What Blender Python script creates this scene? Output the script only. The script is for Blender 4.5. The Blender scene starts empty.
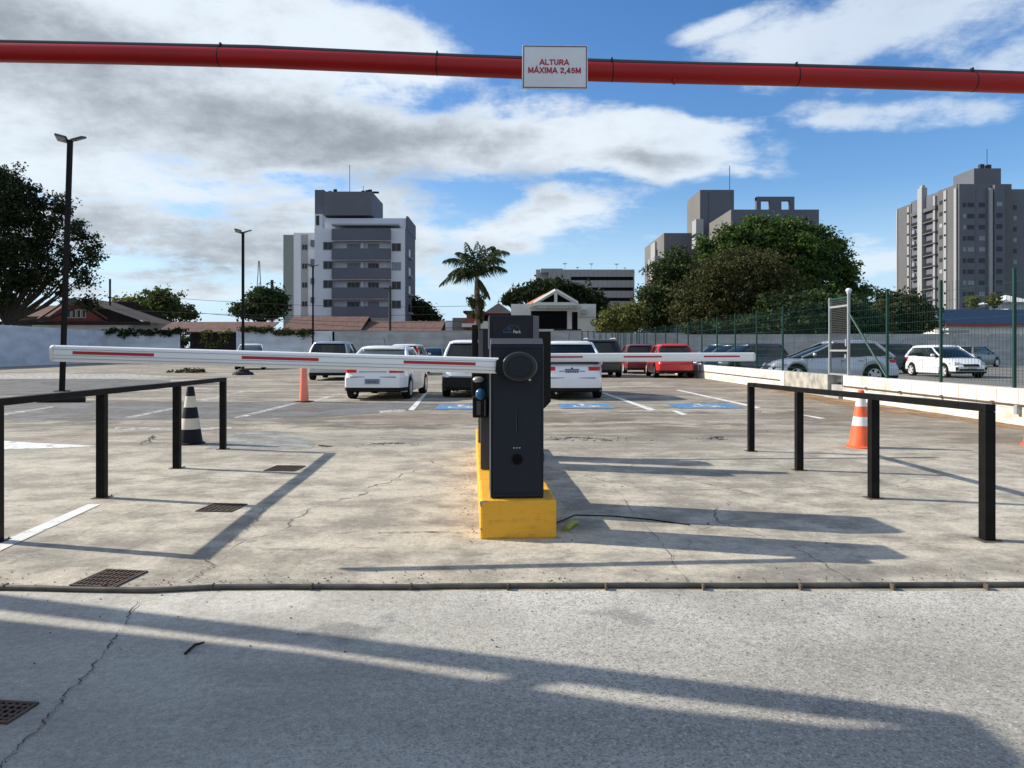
import bpy, math, random
import numpy as np
from mathutils import Vector, Matrix, noise as mnoise
R = math.radians
random.seed(7)
S = bpy.context.scene
COL = S.collection

# ---------------------------------------------------------------- camera
F, CH, HY = 730.0, 1.32, 350.0
cd = bpy.data.cameras.new("camera"); cam = bpy.data.objects.new("camera", cd); COL.objects.link(cam)
cam.location = (0, 0, CH); cam.rotation_euler = (R(90), 0, 0)
cd.sensor_width = 36; cd.lens = F/1024*36; cd.shift_y = -(384-HY)/1024
cd.clip_start = .05; cd.clip_end = 5000
S.camera = cam

# ---------------------------------------------------------------- sun and sky
SUN = Vector((-.971*math.cos(R(30.5)), .24*math.cos(R(30.5)), math.sin(R(30.5)))).normalized()
ld = bpy.data.lights.new("sun", 'SUN'); ld.energy = 4.2; ld.angle = R(.53); ld.color = (1, .93, .82)
lo = bpy.data.objects.new("sun", ld); COL.objects.link(lo)
lo.rotation_euler = SUN.to_track_quat('Z', 'Y').to_euler(); lo.location = (-20, 5, 20)
S.view_settings.view_transform = 'Standard'; S.view_settings.look = 'None'
S.view_settings.exposure = 0.68; S.view_settings.gamma = 1; S.view_settings.use_curve_mapping = False
W = bpy.data.worlds.new("World"); S.world = W; W.use_nodes = True
def build_sky():
    nt = W.node_tree; N = nt.nodes; L = nt.links; N.clear()
    def mth(op, a, b=None, c=None, clamp=False):
        n = N.new('ShaderNodeMath'); n.operation = op; n.use_clamp = clamp
        for i, v in enumerate((a, b, c)):
            if v is None: continue
            if isinstance(v, (int, float)): n.inputs[i].default_value = v
            else: L.new(v, n.inputs[i])
        return n.outputs[0]
    def rng(v, a, b, c=0, d=1, smooth=True):
        n = N.new('ShaderNodeMapRange'); n.interpolation_type = 'SMOOTHSTEP' if smooth else 'LINEAR'
        L.new(v, n.inputs['Value'])
        for k, x in zip(('From Min', 'From Max', 'To Min', 'To Max'), (a, b, c, d)): n.inputs[k].default_value = x
        return n.outputs[0]
    sky = N.new('ShaderNodeTexSky'); sky.sky_type = 'NISHITA'; sky.sun_disc = False
    sky.sun_elevation = R(30.5); sky.sun_rotation = math.atan2(SUN.x, SUN.y) % (2*math.pi)
    sky.air_density = 1.0; sky.dust_density = .6; sky.ozone_density = 2.5
    skc = N.new('ShaderNodeHueSaturation'); skc.inputs['Saturation'].default_value = 1.28; skc.inputs['Hue'].default_value = .506; skc.inputs['Value'].default_value = .106
    L.new(sky.outputs[0], skc.inputs['Color'])
    tc = N.new('ShaderNodeTexCoord'); sp = N.new('ShaderNodeSeparateXYZ')
    nm = N.new('ShaderNodeVectorMath'); nm.operation = 'NORMALIZE'; L.new(tc.outputs['Generated'], nm.inputs[0])
    L.new(nm.outputs[0], sp.inputs[0])
    x, y, z = sp.outputs
    az = mth('ARCTAN2', x, y); el = mth('ARCSINE', z)
    zz = mth('ADD', mth('MAXIMUM', z, 0.0), .16)
    pv = N.new('ShaderNodeCombineXYZ'); L.new(mth('DIVIDE', x, zz), pv.inputs[0]); L.new(mth('DIVIDE', y, zz), pv.inputs[1])
    def nz(scale, detail, rough, loc=(0,0,0), sc=(1,1,1), dist=0):
        m = N.new('ShaderNodeMapping'); m.inputs['Location'].default_value = loc; m.inputs['Scale'].default_value = sc
        L.new(pv.outputs[0], m.inputs[0])
        n = N.new('ShaderNodeTexNoise'); n.inputs['Scale'].default_value = scale; n.inputs['Detail'].default_value = detail
        n.inputs['Roughness'].default_value = rough; n.inputs['Distortion'].default_value = dist
        L.new(m.outputs[0], n.inputs['Vector']); return n
    n1 = nz(1.5, 13, .60, (3.1, 1.7, 0), (1.0, .9, 1), .25)
    n2 = nz(.9, 6, .5, (9.1, 4.7, 0), dist=.3)
    nw = nz(1.2, 4, .5, (5, 5, 2))
    n3 = nz(4.2, 12, .66, (1, 8, 0), (.6, 1.1, 1), .35)
    a0 = N.new('ShaderNodeCombineXYZ'); L.new(az, a0.inputs[0]); L.new(mth('MULTIPLY', el, 1.7), a0.inputs[1])
    n4 = N.new('ShaderNodeTexNoise'); n4.inputs['Scale'].default_value = 8; n4.inputs['Detail'].default_value = 12; n4.inputs['Roughness'].default_value = .64; L.new(a0.outputs[0], n4.inputs['Vector'])
    wx = mth('MULTIPLY_ADD', mth('SUBTRACT', nw.outputs['Fac'], .5), .22, az)
    wy = mth('MULTIPLY_ADD', mth('SUBTRACT', n2.outputs['Fac'], .5), .12, el)
    ae = N.new('ShaderNodeCombineXYZ'); L.new(wx, ae.inputs[0]); L.new(wy, ae.inputs[1])
    def blobs(lst):
        acc = None
        for bx, by, rx, ry, rot, s in lst:
            a = math.atan((bx-512)/F); e = math.atan((HY-by)/F*math.cos(a))
            m = N.new('ShaderNodeMapping'); m.vector_type = 'TEXTURE'
            m.inputs['Location'].default_value = (a, e, 0); m.inputs['Rotation'].default_value = (0, 0, R(rot))
            m.inputs['Scale'].default_value = (rx/780, ry/780, 1); L.new(ae.outputs[0], m.inputs[0])
            v = N.new('ShaderNodeVectorMath'); v.operation = 'LENGTH'; L.new(m.outputs[0], v.inputs[0])
            b = rng(v.outputs['Value'], .15, 1.25, s, 0)
            acc = b if acc is None else mth('MAXIMUM', acc, b)
        return acc
    cov = blobs([(60, 30, 330, 95, 0, 1.1), (200, 110, 400, 75, -3, 1.15), (320, 40, 200, 80, -8, 1.0), (100, 160, 190, 30, 0, .8),
                 (90, 225, 260, 60, 0, .82), (330, 240, 300, 60, 0, .92), (520, 235, 190, 50, 8, .88), (600, 160, 270, 46, -6, 1.0), (640, 140, 180, 30, -4, .9),
                 (450, 140, 150, 70, 0, .85), (870, 20, 260, 50, 3, .78), (720, 25, 110, 22, 14, .62), (905, 118, 170, 26, 0, .66), (880, 260, 70, 34, 0, .8),
                 (330, 205, 230, 34, 0, .78), (430, 285, 150, 14, 0, .6), (130, 285, 300, 22, 0, .75), (1010, 30, 160, 70, 0, .62),
                 (250, 200, 420, 130, 0, .55), (60, 100, 260, 120, 0, .95), (-700, 150, 600, 260, 0, .8), (1500, 120, 300, 160, 0, .6)])
    fb = mth('SUBTRACT', n1.outputs['Fac'], .5)
    fb3 = mth('SUBTRACT', n3.outputs['Fac'], .5)
    cv = mth('ADD', cov, mth('ADD', mth('MULTIPLY', fb, 1.5), mth('MULTIPLY', fb3, .6)))
    fb4 = mth('SUBTRACT', n4.outputs['Fac'], .5); cv = mth('ADD', cv, mth('MULTIPLY', fb4, 1.15))
    # outside the forward part of the sky: unseen clouds added to fill the shadows
    side = rng(mth('ABSOLUTE', az), 1.0, 1.6)
    cv = mth('ADD', cv, mth('MULTIPLY', side, mth('MULTIPLY', n2.outputs['Fac'], 1.25)))
    mask = rng(cv, .33, .78)
    grey = blobs([(225, 115, 370, 52, -4, 1.0), (40, 45, 210, 40, 0, .85), (180, 235, 240, 40, 0, .78), (470, 190, 150, 26, 4, .5), (640, 172, 130, 15, -4, .75),
                  (360, 165, 200, 36, -8, .6), (560, 215, 150, 20, 4, .4), (350, 255, 240, 30, 0, .62), (90, 262, 260, 34, 0, .75), (260, 205, 200, 26, 0, .5), (480, 250, 120, 20, 0, .5)])
    left = rng(az, -.15, .25, .14, 0)
    gm = rng(mth('ADD', mth('ADD', grey, left), mth('ADD', mth('MULTIPLY', fb, .9), mth('ADD', mth('MULTIPLY', fb3, .8), mth('MULTIPLY', fb4, 2.4)))), .0, 1.55)
    mc = N.new('ShaderNodeMixRGB'); L.new(gm, mc.inputs[0])
    mc.inputs[1].default_value = (.52, .575, .625, 1); mc.inputs[2].default_value = (.205, .232, .262, 1)
    mm = N.new('ShaderNodeMixRGB'); L.new(mth('MULTIPLY', mask, rng(az, .12, .5, .97, .72)), mm.inputs[0]); hz = N.new('ShaderNodeMixRGB'); hz.inputs[2].default_value = (.36, .50, .64, 1); L.new(rng(el, .02, .22, .85, 0), hz.inputs[0]); L.new(skc.outputs[0], hz.inputs[1]); L.new(hz.outputs[0], mm.inputs[1]); L.new(mc.outputs[0], mm.inputs[2])
    bg = N.new('ShaderNodeBackground'); L.new(mm.outputs[0], bg.inputs[0]); bg.inputs[1].default_value = 1.0
    out = N.new('ShaderNodeOutputWorld'); L.new(bg.outputs[0], out.inputs[0])
build_sky()

# ---------------------------------------------------------------- helpers
def P(px, py, z=0.0):                       # point at height z seen there
    Z = (CH-z)*F/(py-HY); return Vector(((px-512)/F*Z, Z, z))
def G(px, py, Z): return Vector(((px-512)/F*Z, Z, CH+(HY-py)/F*Z))
def zz(py, Z): return CH+(HY-py)/F*Z
def xx(px, Z): return (px-512)/F*Z

class MB:
    def __init__(s): s.v = []; s.f = []; s.m = []
    def add(s, vs, fs, mi=0):
        o = len(s.v); s.v += [tuple(p) for p in vs]; s.f += [tuple(i+o for i in f) for f in fs]; s.m += [mi]*len(fs); return s
    def box(s, x0, x1, y0, y1, z0, z1, mi=0, M=None):
        vs = [Vector((x, y, z)) for z in (z0, z1) for y in (y0, y1) for x in (x0, x1)]
        if M is not None: vs = [M @ v for v in vs]
        return s.add(vs, [(0,2,3,1), (4,5,7,6), (0,1,5,4), (1,3,7,5), (3,2,6,7), (2,0,4,6)], mi)
    def tube(s, pts, r, n=8, mi=0, cap=True, sq=False):
        pts = [Vector(p) for p in pts]; rr = r if isinstance(r, (list, tuple)) else [r]*len(pts)
        vs = []; fs = []
        up0 = None
        for i, p in enumerate(pts):
            d = (pts[min(i+1, len(pts)-1)]-pts[max(i-1, 0)]).normalized()
            if up0 is None:
                up = Vector((0,0,1)) if abs(d.z) < .9 else Vector((0,1,0))
            else: up = up0
            a = d.cross(up).normalized(); b = a.cross(d).normalized(); up0 = b
            for k in range(n):
                t = 2*math.pi*(k+(.5 if sq else 0))/n
                vs.append(p+(a*math.cos(t)+b*math.sin(t))*rr[i])
        for i in range(len(pts)-1):
            for k in range(n):
                k2 = (k+1) % n
                fs.append((i*n+k, i*n+k2, (i+1)*n+k2, (i+1)*n+k))
        if cap: fs += [tuple(range(n))[::-1], tuple((len(pts)-1)*n+k for k in range(n))]
        return s.add(vs, fs, mi)
    def lathe(s, prof, n=24, axis='z', c=(0,0,0), mi=0, cap=True):   # prof (r,h)
        vs = []; fs = []; c = Vector(c)
        for r, h in prof:
            for k in range(n):
                t = 2*math.pi*k/n; a, b = r*math.cos(t), r*math.sin(t)
                vs.append(c+{'z': Vector((a, b, h)), 'x': Vector((h, a, b)), 'y': Vector((a, -h*-1, b))}[axis])
        for i in range(len(prof)-1):
            for k in range(n):
                k2 = (k+1) % n; fs.append((i*n+k, i*n+k2, (i+1)*n+k2, (i+1)*n+k))
        if cap: fs += [tuple(range(n))[::-1], tuple((len(prof)-1)*n+k for k in range(n))]
        return s.add(vs, fs, mi)
    def prism(s, poly, y0, y1, mi=0, M=None):              # poly in xz, extruded along y
        n = len(poly); vs = [Vector((x, y0, z)) for x, z in poly]+[Vector((x, y1, z)) for x, z in poly]
        if M is not None: vs = [M @ v for v in vs]
        fs = [tuple(range(n)), tuple(range(2*n-1, n-1, -1))]+[(i, i+n, (i+1) % n+n, (i+1) % n) for i in range(n)]
        return s.add(vs, fs, mi)
    def slab(s, poly, z0, z1, mi=0):                       # poly in xy
        n = len(poly); vs = [(x, y, z0) for x, y in poly]+[(x, y, z1) for x, y in poly]
        return s.add(vs, [tuple(range(n))[::-1], tuple(range(n, 2*n))]+[(i, (i+1) % n, (i+1) % n+n, i+n) for i in range(n)], mi)
    def sheet(s, pts, z=None, mi=0):
        vs = [Vector(p) if z is None else Vector((p[0], p[1], z)) for p in pts]
        return s.add(vs, [tuple(range(len(vs)))], mi)
    def loft(s, rings, closed=True, cap=True, mi=0):
        n = len(rings[0]); vs = [p for r in rings for p in r]; fs = []
        for i in range(len(rings)-1):
            for k in range(n if closed else n-1):
                k2 = (k+1) % n; fs.append((i*n+k, i*n+k2, (i+1)*n+k2, (i+1)*n+k))
        if cap: fs += [tuple(range(n))[::-1], tuple((len(rings)-1)*n+k for k in range(n))]
        return s.add(vs, fs, mi)
    def ball(s, c, r, n=12, mi=0):
        r = r if isinstance(r, (tuple, list)) else (r, r, r); rings = []
        for i in range(1, n//2):
            t = math.pi*i/(n//2)
            rings.append([Vector((c[0]+r[0]*math.sin(t)*math.cos(2*math.pi*k/n), c[1]+r[1]*math.sin(t)*math.sin(2*math.pi*k/n), c[2]-r[2]*math.cos(t))) for k in range(n)])
        return s.loft(rings, mi=mi)
    def build(s, name, mat, parent=None, smooth=False, bevel=0, world=False, kind=None, angle=40, seg=2):
        me = bpy.data.meshes.new(name)
        off = Vector((0,0,0))
        if world and parent is not None: off = parent.location
        if world and parent is not None and parent.parent is not None: off = parent.parent.location+parent.location
        me.from_pydata([Vector(v)-off for v in s.v], [], s.f)
        mats = mat if isinstance(mat, (list, tuple)) else [mat]
        for m in mats: me.materials.append(m)
        for p, mi in zip(me.polygons, s.m): p.material_index = min(mi, len(mats)-1)
        me.validate(); me.update()
        import bmesh
        bm = bmesh.new(); bm.from_mesh(me); bmesh.ops.recalc_face_normals(bm, faces=bm.faces); bm.to_mesh(me); bm.free()
        o = bpy.data.objects.new(name, me); COL.objects.link(o)
        if parent is not None: o.parent = parent
        if smooth:
            me.shade_smooth()
            me.set_sharp_from_angle(angle=R(angle))
        if bevel:
            b = o.modifiers.new('bevel', 'BEVEL'); b.width = bevel; b.segments = seg; b.limit_method = 'ANGLE'; b.angle_limit = R(35)
        if kind: o['kind'] = kind
        return o
def T(name, label, cat, loc=(0,0,0), rz=0, group=None):
    o = bpy.data.objects.new(name, None); COL.objects.link(o); o.location = loc; o.rotation_euler = (0, 0, rz)
    o.empty_display_size = .2
    o['label'] = label; o['category'] = cat
    if group: o['group'] = group
    return o
def tag(o, label, cat, group=None):
    o['label'] = label; o['category'] = cat
    if group: o['group'] = group
    return o
def dup(root, loc, rz=None, label=None, group=None):
    r = root.copy(); COL.objects.link(r); r.location = loc
    if rz is not None: r.rotation_euler = (0, 0, rz)
    if label: r['label'] = label
    if group: r['group'] = group
    for ch in list(root.children):
        c = ch.copy(); COL.objects.link(c); c.parent = r
        for g in list(ch.children):
            d = g.copy(); COL.objects.link(d); d.parent = c
    return r
def text_mesh(s, size, mat, name, parent, M, bold=0.0, ext=.001, align='CENTER', sx=1.0):
    cu = bpy.data.curves.new(name, 'FONT'); cu.body = s; cu.size = size; cu.extrude = ext; cu.offset = bold; cu.align_x = align
    to = bpy.data.objects.new('tmp', cu); COL.objects.link(to)
    dg = bpy.context.evaluated_depsgraph_get()
    me = bpy.data.meshes.new_from_object(to.evaluated_get(dg)); bpy.data.objects.remove(to)
    me.transform(Matrix.Diagonal((sx, 1, 1, 1))); me.transform(M); me.materials.clear(); me.materials.append(mat)
    o = bpy.data.objects.new(name, me); COL.objects.link(o); o.parent = parent; return o
FACE = Matrix.Rotation(R(90), 4, 'X')       # text facing -Y

# ---------------------------------------------------------------- materials
def mat(name, c, rough=.6, metal=0, c2=None, scale=3, sc=(1,1,1), detail=6, amt=.5, bump=0, bscale=None, coat=0, spec=.5, lo=.35, hi=.65, trans=0):
    m = bpy.data.materials.new(name); m.use_nodes = True; nt = m.node_tree; N = nt.nodes; L = nt.links
    b = N['Principled BSDF']; b.inputs['Base Color'].default_value = (*c, 1); b.inputs['Roughness'].default_value = rough
    b.inputs['Metallic'].default_value = metal; b.inputs['Coat Weight'].default_value = coat; b.inputs['Coat Roughness'].default_value = .08
    b.inputs['Specular IOR Level'].default_value = spec
    if trans: b.inputs['Transmission Weight'].default_value = trans
    tc = N.new('ShaderNodeTexCoord'); mp = N.new('ShaderNodeMapping'); mp.inputs['Scale'].default_value = sc; L.new(tc.outputs['Object'], mp.inputs[0])
    if c2 is None: c2 = tuple(x*.88 for x in c)
    n = N.new('ShaderNodeTexNoise'); n.inputs['Scale'].default_value = scale; n.inputs['Detail'].default_value = detail; L.new(mp.outputs[0], n.inputs['Vector'])
    r = N.new('ShaderNodeMapRange'); r.inputs['From Min'].default_value = lo; r.inputs['From Max'].default_value = hi; L.new(n.outputs['Fac'], r.inputs['Value'])
    x = N.new('ShaderNodeMixRGB'); x.inputs[1].default_value = (*c, 1); x.inputs[2].default_value = (*c2, 1); L.new(r.outputs[0], x.inputs[0]); L.new(x.outputs[0], b.inputs['Base Color'])
    if bump:
        n2 = N.new('ShaderNodeTexNoise'); n2.inputs['Scale'].default_value = bscale or scale*6; n2.inputs['Detail'].default_value = 5; L.new(mp.outputs[0], n2.inputs['Vector'])
        bp = N.new('ShaderNodeBump'); bp.inputs['Strength'].default_value = bump; bp.inputs['Distance'].default_value = .01; L.new(n2.outputs['Fac'], bp.inputs['Height']); L.new(bp.outputs[0], b.inputs['Normal'])
    return m
def leafmat(name, c, c2, c3, scale=.5):
    m = bpy.data.materials.new(name); m.use_nodes = True; nt = m.node_tree; N = nt.nodes; L = nt.links; N.remove(N['Principled BSDF'])
    tc = N.new('ShaderNodeTexCoord'); n = N.new('ShaderNodeTexNoise'); n.inputs['Scale'].default_value = scale; n.inputs['Detail'].default_value = 3; L.new(tc.outputs['Object'], n.inputs['Vector'])
    r = N.new('ShaderNodeMapRange'); r.inputs['From Min'].default_value = .38; r.inputs['From Max'].default_value = .62; L.new(n.outputs['Fac'], r.inputs['Value'])
    x = N.new('ShaderNodeMixRGB'); x.inputs[1].default_value = (*c, 1); x.inputs[2].default_value = (*c2, 1); L.new(r.outputs[0], x.inputs[0])
    g = N.new('ShaderNodeNewGeometry'); x2 = N.new('ShaderNodeMixRGB'); x2.inputs[2].default_value = (*c3, 1); L.new(x.outputs[0], x2.inputs[1])
    pw = N.new('ShaderNodeMath'); pw.operation = 'POWER'; pw.inputs[1].default_value = 2.0; L.new(g.outputs['Random Per Island'], pw.inputs[0]); L.new(pw.outputs[0], x2.inputs[0])
    d = N.new('ShaderNodeBsdfPrincipled'); d.inputs['Roughness'].default_value = .65; d.inputs['Specular IOR Level'].default_value = .18; L.new(x2.outputs[0], d.inputs['Base Color'])
    t = N.new('ShaderNodeBsdfTranslucent'); L.new(x2.outputs[0], t.inputs[0])
    s = N.new('ShaderNodeMixShader'); s.inputs[0].default_value = .3; L.new(d.outputs[0], s.inputs[1]); L.new(t.outputs[0], s.inputs[2])
    L.new(s.outputs[0], N['Material Output'].inputs[0]); return m

def groundmat(name, kind):
    m = bpy.data.materials.new(name); m.use_nodes = True; nt = m.node_tree; N = nt.nodes; L = nt.links; b = N['Principled BSDF']
    b.inputs['Roughness'].default_value = .85; b.inputs['Specular IOR Level'].default_value = .35
    tc = N.new('ShaderNodeTexCoord')
    def nz(scale, detail=6, rough=.55, sc=(1,1,1), loc=(0,0,0), dist=0):
        mp = N.new('ShaderNodeMapping'); mp.inputs['Scale'].default_value = sc; mp.inputs['Location'].default_value = loc; L.new(tc.outputs['Object'], mp.inputs[0])
        n = N.new('ShaderNodeTexNoise'); n.inputs['Scale'].default_value = scale; n.inputs['Detail'].default_value = detail; n.inputs['Roughness'].default_value = rough
        n.inputs['Distortion'].default_value = dist; L.new(mp.outputs[0], n.inputs['Vector']); return n.outputs['Fac']
    def rng(v, a, bb, c=0, d=1):
        n = N.new('ShaderNodeMapRange'); n.interpolation_type = 'SMOOTHSTEP'; L.new(v, n.inputs['Value'])
        for k, x in zip(('From Min', 'From Max', 'To Min', 'To Max'), (a, bb, c, d)): n.inputs[k].default_value = x
        return n.outputs[0]
    def mix(f, a, c, mode='MIX'):
        x = N.new('ShaderNodeMixRGB'); x.blend_type = mode
        for i, v in ((0, f), (1, a), (2, c)):
            if isinstance(v, (int, float)): x.inputs[i].default_value = v
            elif isinstance(v, tuple): x.inputs[i].default_value = (*v, 1)
            else: L.new(v, x.inputs[i])
        return x.outputs[0]
    def mth(op, a, c=0.0):
        n = N.new('ShaderNodeMath'); n.operation = op
        for i, v in enumerate((a, c)):
            if isinstance(v, (int, float)): n.inputs[i].default_value = v
            else: L.new(v, n.inputs[i])
        return n.outputs[0]
    def cracks(scale, width, loc):
        mp = N.new('ShaderNodeMapping'); mp.inputs['Location'].default_value = loc; L.new(tc.outputs['Object'], mp.inputs[0])
        nn = N.new('ShaderNodeTexNoise'); nn.inputs['Scale'].default_value = 1.3; nn.inputs['Detail'].default_value = 7; L.new(mp.outputs[0], nn.inputs['Vector'])
        mv = N.new('ShaderNodeVectorMath'); mv.operation = 'MULTIPLY_ADD'; L.new(nn.outputs['Color'], mv.inputs[0]); mv.inputs[1].default_value = (.7, .7, .0); L.new(mp.outputs[0], mv.inputs[2])
        v = N.new('ShaderNodeTexVoronoi'); v.feature = 'DISTANCE_TO_EDGE'; v.voronoi_dimensions = '2D'; v.inputs['Scale'].default_value = scale; L.new(mv.outputs[0], v.inputs['Vector'])
        return rng(v.outputs['Distance'], width*.3, width, 1, 0)
    sp = N.new('ShaderNodeSeparateXYZ'); L.new(tc.outputs['Object'], sp.inputs[0])
    big = nz(.35, 8, .6, loc=(3, 1, 0)); streak = nz(.8, 8, .62, (.28, 1.5, 1), (1, 7, 0), .4); mid = nz(2.3, 9, .65); fine = nz(26, 6, .7); spk = nz(150, 3, .7)
    if kind == 'lot':
        near = mix(rng(mth('ADD', mth('MULTIPLY', streak, .4), mth('MULTIPLY', mid, .6)), .40, .58), (.33, .295, .235), (.64, .58, .46))
        near = mix(rng(nz(1.1, 9, .68, (1, 1, 1), (7, 3, 0)), .5, .72, 0, .55), near, (.30, .275, .235))
        far = mix(rng(mth('ADD', mth('MULTIPLY', nz(.7, 12, .68, (.5, 1.3, 1), (1, 7, 0), .4), .6), mth('MULTIPLY', nz(2.6, 10, .7, (.7, 1.2, 1)), .4)), .42, .58), (.15, .125, .092), (.52, .465, .365))
        far = mix(rng(nz(.28, 8, .62, (.5, 1.2, 1), (5, 2, 0)), .45, .6, 0, .55), far, (.30, .27, .22))
        far = mix(rng(nz(.45, 9, .65, (.35, 1.1, 1), (15, 12, 0)), .50, .62, 0, .6), far, (.19, .135, .085))
        f = rng(mth('ADD', sp.outputs[1], mth('MULTIPLY', mth('SUBTRACT', big, .5), 7)), 7.5, 12.5)
        c = mix(f, near, far)
        # rusty brown film towards the retaining wall
        c = mix(mth('MULTIPLY', rng(mth('ADD', sp.outputs[0], mth('MULTIPLY', mth('SUBTRACT', streak, .5), 5)), 5.0, 9.5), rng(mid, .35, .6, .1, .6)), c, (.27, .17, .085))
        c = mix(mth('MULTIPLY', rng(nz(.55, 5, .5, (.6, 1.6, 1), (12, 5, 0)), .60, .70), .45), c, (.13, .125, .115))
        c = mix(rng(nz(5.5, 12, .75, (.8, 1.2, 1), (2, 31, 0)), .50, .66, 0, .55), c, (.17, .155, .125))
        c = mix(rng(nz(3.2, 12, .72, (.8, 1.2, 1), (22, 3, 0)), .56, .68, 0, .5), c, (.66, .62, .52))
        c = mix(rng(nz(38, 5, .6, (1, 1, 1), (2, 3, 0)), .66, .74, 0, .7), c, (.10, .09, .075))
        c = mix(mth('MULTIPLY', cracks(.24, .0032, (2.3, 4.1, 0)), rng(mid, .42, .55, .1, .8)), c, (.07, .065, .055))
        c = mix(mth('MULTIPLY', cracks(.9, .009, (7.3, 1.1, 0)), rng(nz(.6, 3, .5, loc=(4, 2, 0)), .58, .66, 0, .7)), c, (.09, .083, .07))
    elif kind == 'apron':
        c = mix(rng(nz(.9, 10, .65, (.6, 1.3, 1), (4, 4, 0)), .36, .64), (.36, .342, .288), (.52, .495, .425))
        # pale cement film beside the hose
        f = mth('MULTIPLY', rng(mth('ADD', sp.outputs[1], mth('MULTIPLY', mth('SUBTRACT', mid, .5), 1.6)), 3.3, 3.95), rng(nz(1.1, 6, .6, loc=(2, 9, 0)), .38, .6, .25, .95))
        c = mix(f, c, (.68, .65, .575))
        c = mix(mth('MULTIPLY', rng(nz(1.6, 4, .5, loc=(8, 3, 0)), .64, .7), .5), c, (.15, .155, .16))
        agg = N.new('ShaderNodeTexVoronoi'); agg.inputs['Scale'].default_value = 130; L.new(tc.outputs['Object'], agg.inputs['Vector'])
        am = rng(mth('ADD', sp.outputs[0], mth('MULTIPLY', mth('SUBTRACT', big, .5), 2)), -1.6, .3, .15, .8)
        ax = N.new('ShaderNodeSeparateColor'); L.new(agg.outputs['Color'], ax.inputs[0])
        c = mix(mth('MULTIPLY', am, rng(ax.outputs[0], .6, .95)), c, (.20, .19, .165))
        c = mix(mth('MULTIPLY', am, rng(ax.outputs[1], .8, .98)), c, (.55, .55, .54))
    else:
        c = mix(rng(streak, .36, .62), (.12, .115, .10), (.24, .225, .20))
    c = mix(rng(fine, .3, .75, 0, 1), c, mix(1.0, c, (.70, .70, .70), 'MULTIPLY'))
    c = mix(rng(spk, .25, .6, .5, 0), c, (.1, .1, .09))
    L.new(c, b.inputs['Base Color'])
    bp = N.new('ShaderNodeBump'); bp.inputs['Strength'].default_value = .35; bp.inputs['Distance'].default_value = .012
    L.new(mth('ADD', fine, mth('ADD', mth('MULTIPLY', spk, .5), mid)), bp.inputs['Height']); L.new(bp.outputs[0], b.inputs['Normal'])
    return m
M = {}
M['lot'] = groundmat('lot_concrete', 'lot'); M['apron'] = groundmat('apron_concrete', 'apron'); M['earth'] = groundmat('earth', 'x')
def wearpaint(name, c, lo=.42, hi=.62, scale=5):
    m = mat(name, c, .7); nt = m.node_tree; N = nt.nodes; L = nt.links; b = N['Principled BSDF']
    tc = N.new('ShaderNodeTexCoord'); n = N.new('ShaderNodeTexNoise'); n.inputs['Scale'].default_value = scale; n.inputs['Detail'].default_value = 9; n.inputs['Roughness'].default_value = .7
    L.new(tc.outputs['Object'], n.inputs['Vector']); r = N.new('ShaderNodeMapRange'); r.inputs['From Min'].default_value = lo; r.inputs['From Max'].default_value = hi
    r.inputs['To Min'].default_value = 1; r.inputs['To Max'].default_value = .0; L.new(n.outputs['Fac'], r.inputs['Value']); L.new(r.outputs[0], b.inputs['Alpha']); return m
M['line'] = wearpaint('worn_line_paint', (.72, .71, .66), .52, .72); M['line_faint'] = wearpaint('faint_line_paint', (.6, .58, .52), .40, .60)
M['blue_paint'] = wearpaint('blue_bay_paint', (.10, .24, .42), .52, .75); M['patch_dark'] = wearpaint('dark_ground_patch', (.12, .115, .105), .5, .75, .9)
M['patch_grey'] = wearpaint('grey_cement_patch', (.33, .33, .30), .42, .66, 2.2); M['joint'] = mat('dark_joint', (.06, .055, .05), .95)
M['shadow_strip'] = wearpaint('rail_shadow_patch', (.20, .20, .195), .66, .85, 3)
M['hole'] = mat('dark_pit', (.03, .028, .025), .95, c2=(.08,.07,.05), scale=20)
M['black_metal'] = mat('black_painted_steel', (.004, .004, .0045), .5, c2=(.009, .008, .007), scale=9, spec=.12)
M['rust_iron'] = mat('rusty_cast_iron', (.06, .045, .035), .8, c2=(.11, .07, .045), scale=18, bump=.4)
M['charcoal'] = mat('charcoal_cabinet', (.0075, .0105, .018), .5, c2=(.010, .0135, .021), scale=5, bump=.05, bscale=300, spec=.28)
M['charcoal2'] = mat('charcoal_screen', (.007, .008, .013), .35, spec=.3)
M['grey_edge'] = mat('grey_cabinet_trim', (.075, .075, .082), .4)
M['black_plastic'] = mat('black_plastic', (.005, .005, .005), .45, spec=.2)
M['hub'] = mat('dark_green_black_hub', (.012, .015, .015), .38, spec=.35)
M['hub_ring'] = mat('grey_hub_ring', (.03, .036, .037), .3)
M['yellow'] = mat('yellow_kerb_paint', (.74, .37, .02), .65, c2=(.40, .22, .035), scale=9, sc=(1, .8, 2.2), detail=14, lo=.54, hi=.85, bump=.5, bscale=30)
M['chip'] = mat('bare_concrete', (.3, .28, .25), .9, bump=.5)
M['boom_white'] = mat('boom_white', (.86, .86, .86), .4, c2=(.80, .80, .78), scale=1.5, sc=(1, 5, 5))
M['red_tape'] = mat('red_reflective_tape', (.42, .012, .02), .35)
M['red_pipe'] = mat('red_painted_pipe', (.36, .006, .005), .38, spec=.3, c2=(.27, .006, .005), scale=3, sc=(.5, 3, 3))
M['dark_pipe'] = mat('dark_conduit', (.035, .045, .045), .5)
M['sign_white'] = mat('sign_white', (.66, .66, .68), .4); M['sign_border'] = mat('sign_border', (.10, .06, .07), .5); M['sign_red'] = mat('sign_red_letters', (.42, .012, .03), .5)
M['white_text'] = mat('pale_lettering', (.55, .58, .6), .5); M['blue_text'] = mat('blue_lettering', (.03, .10, .20), .5)
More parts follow.
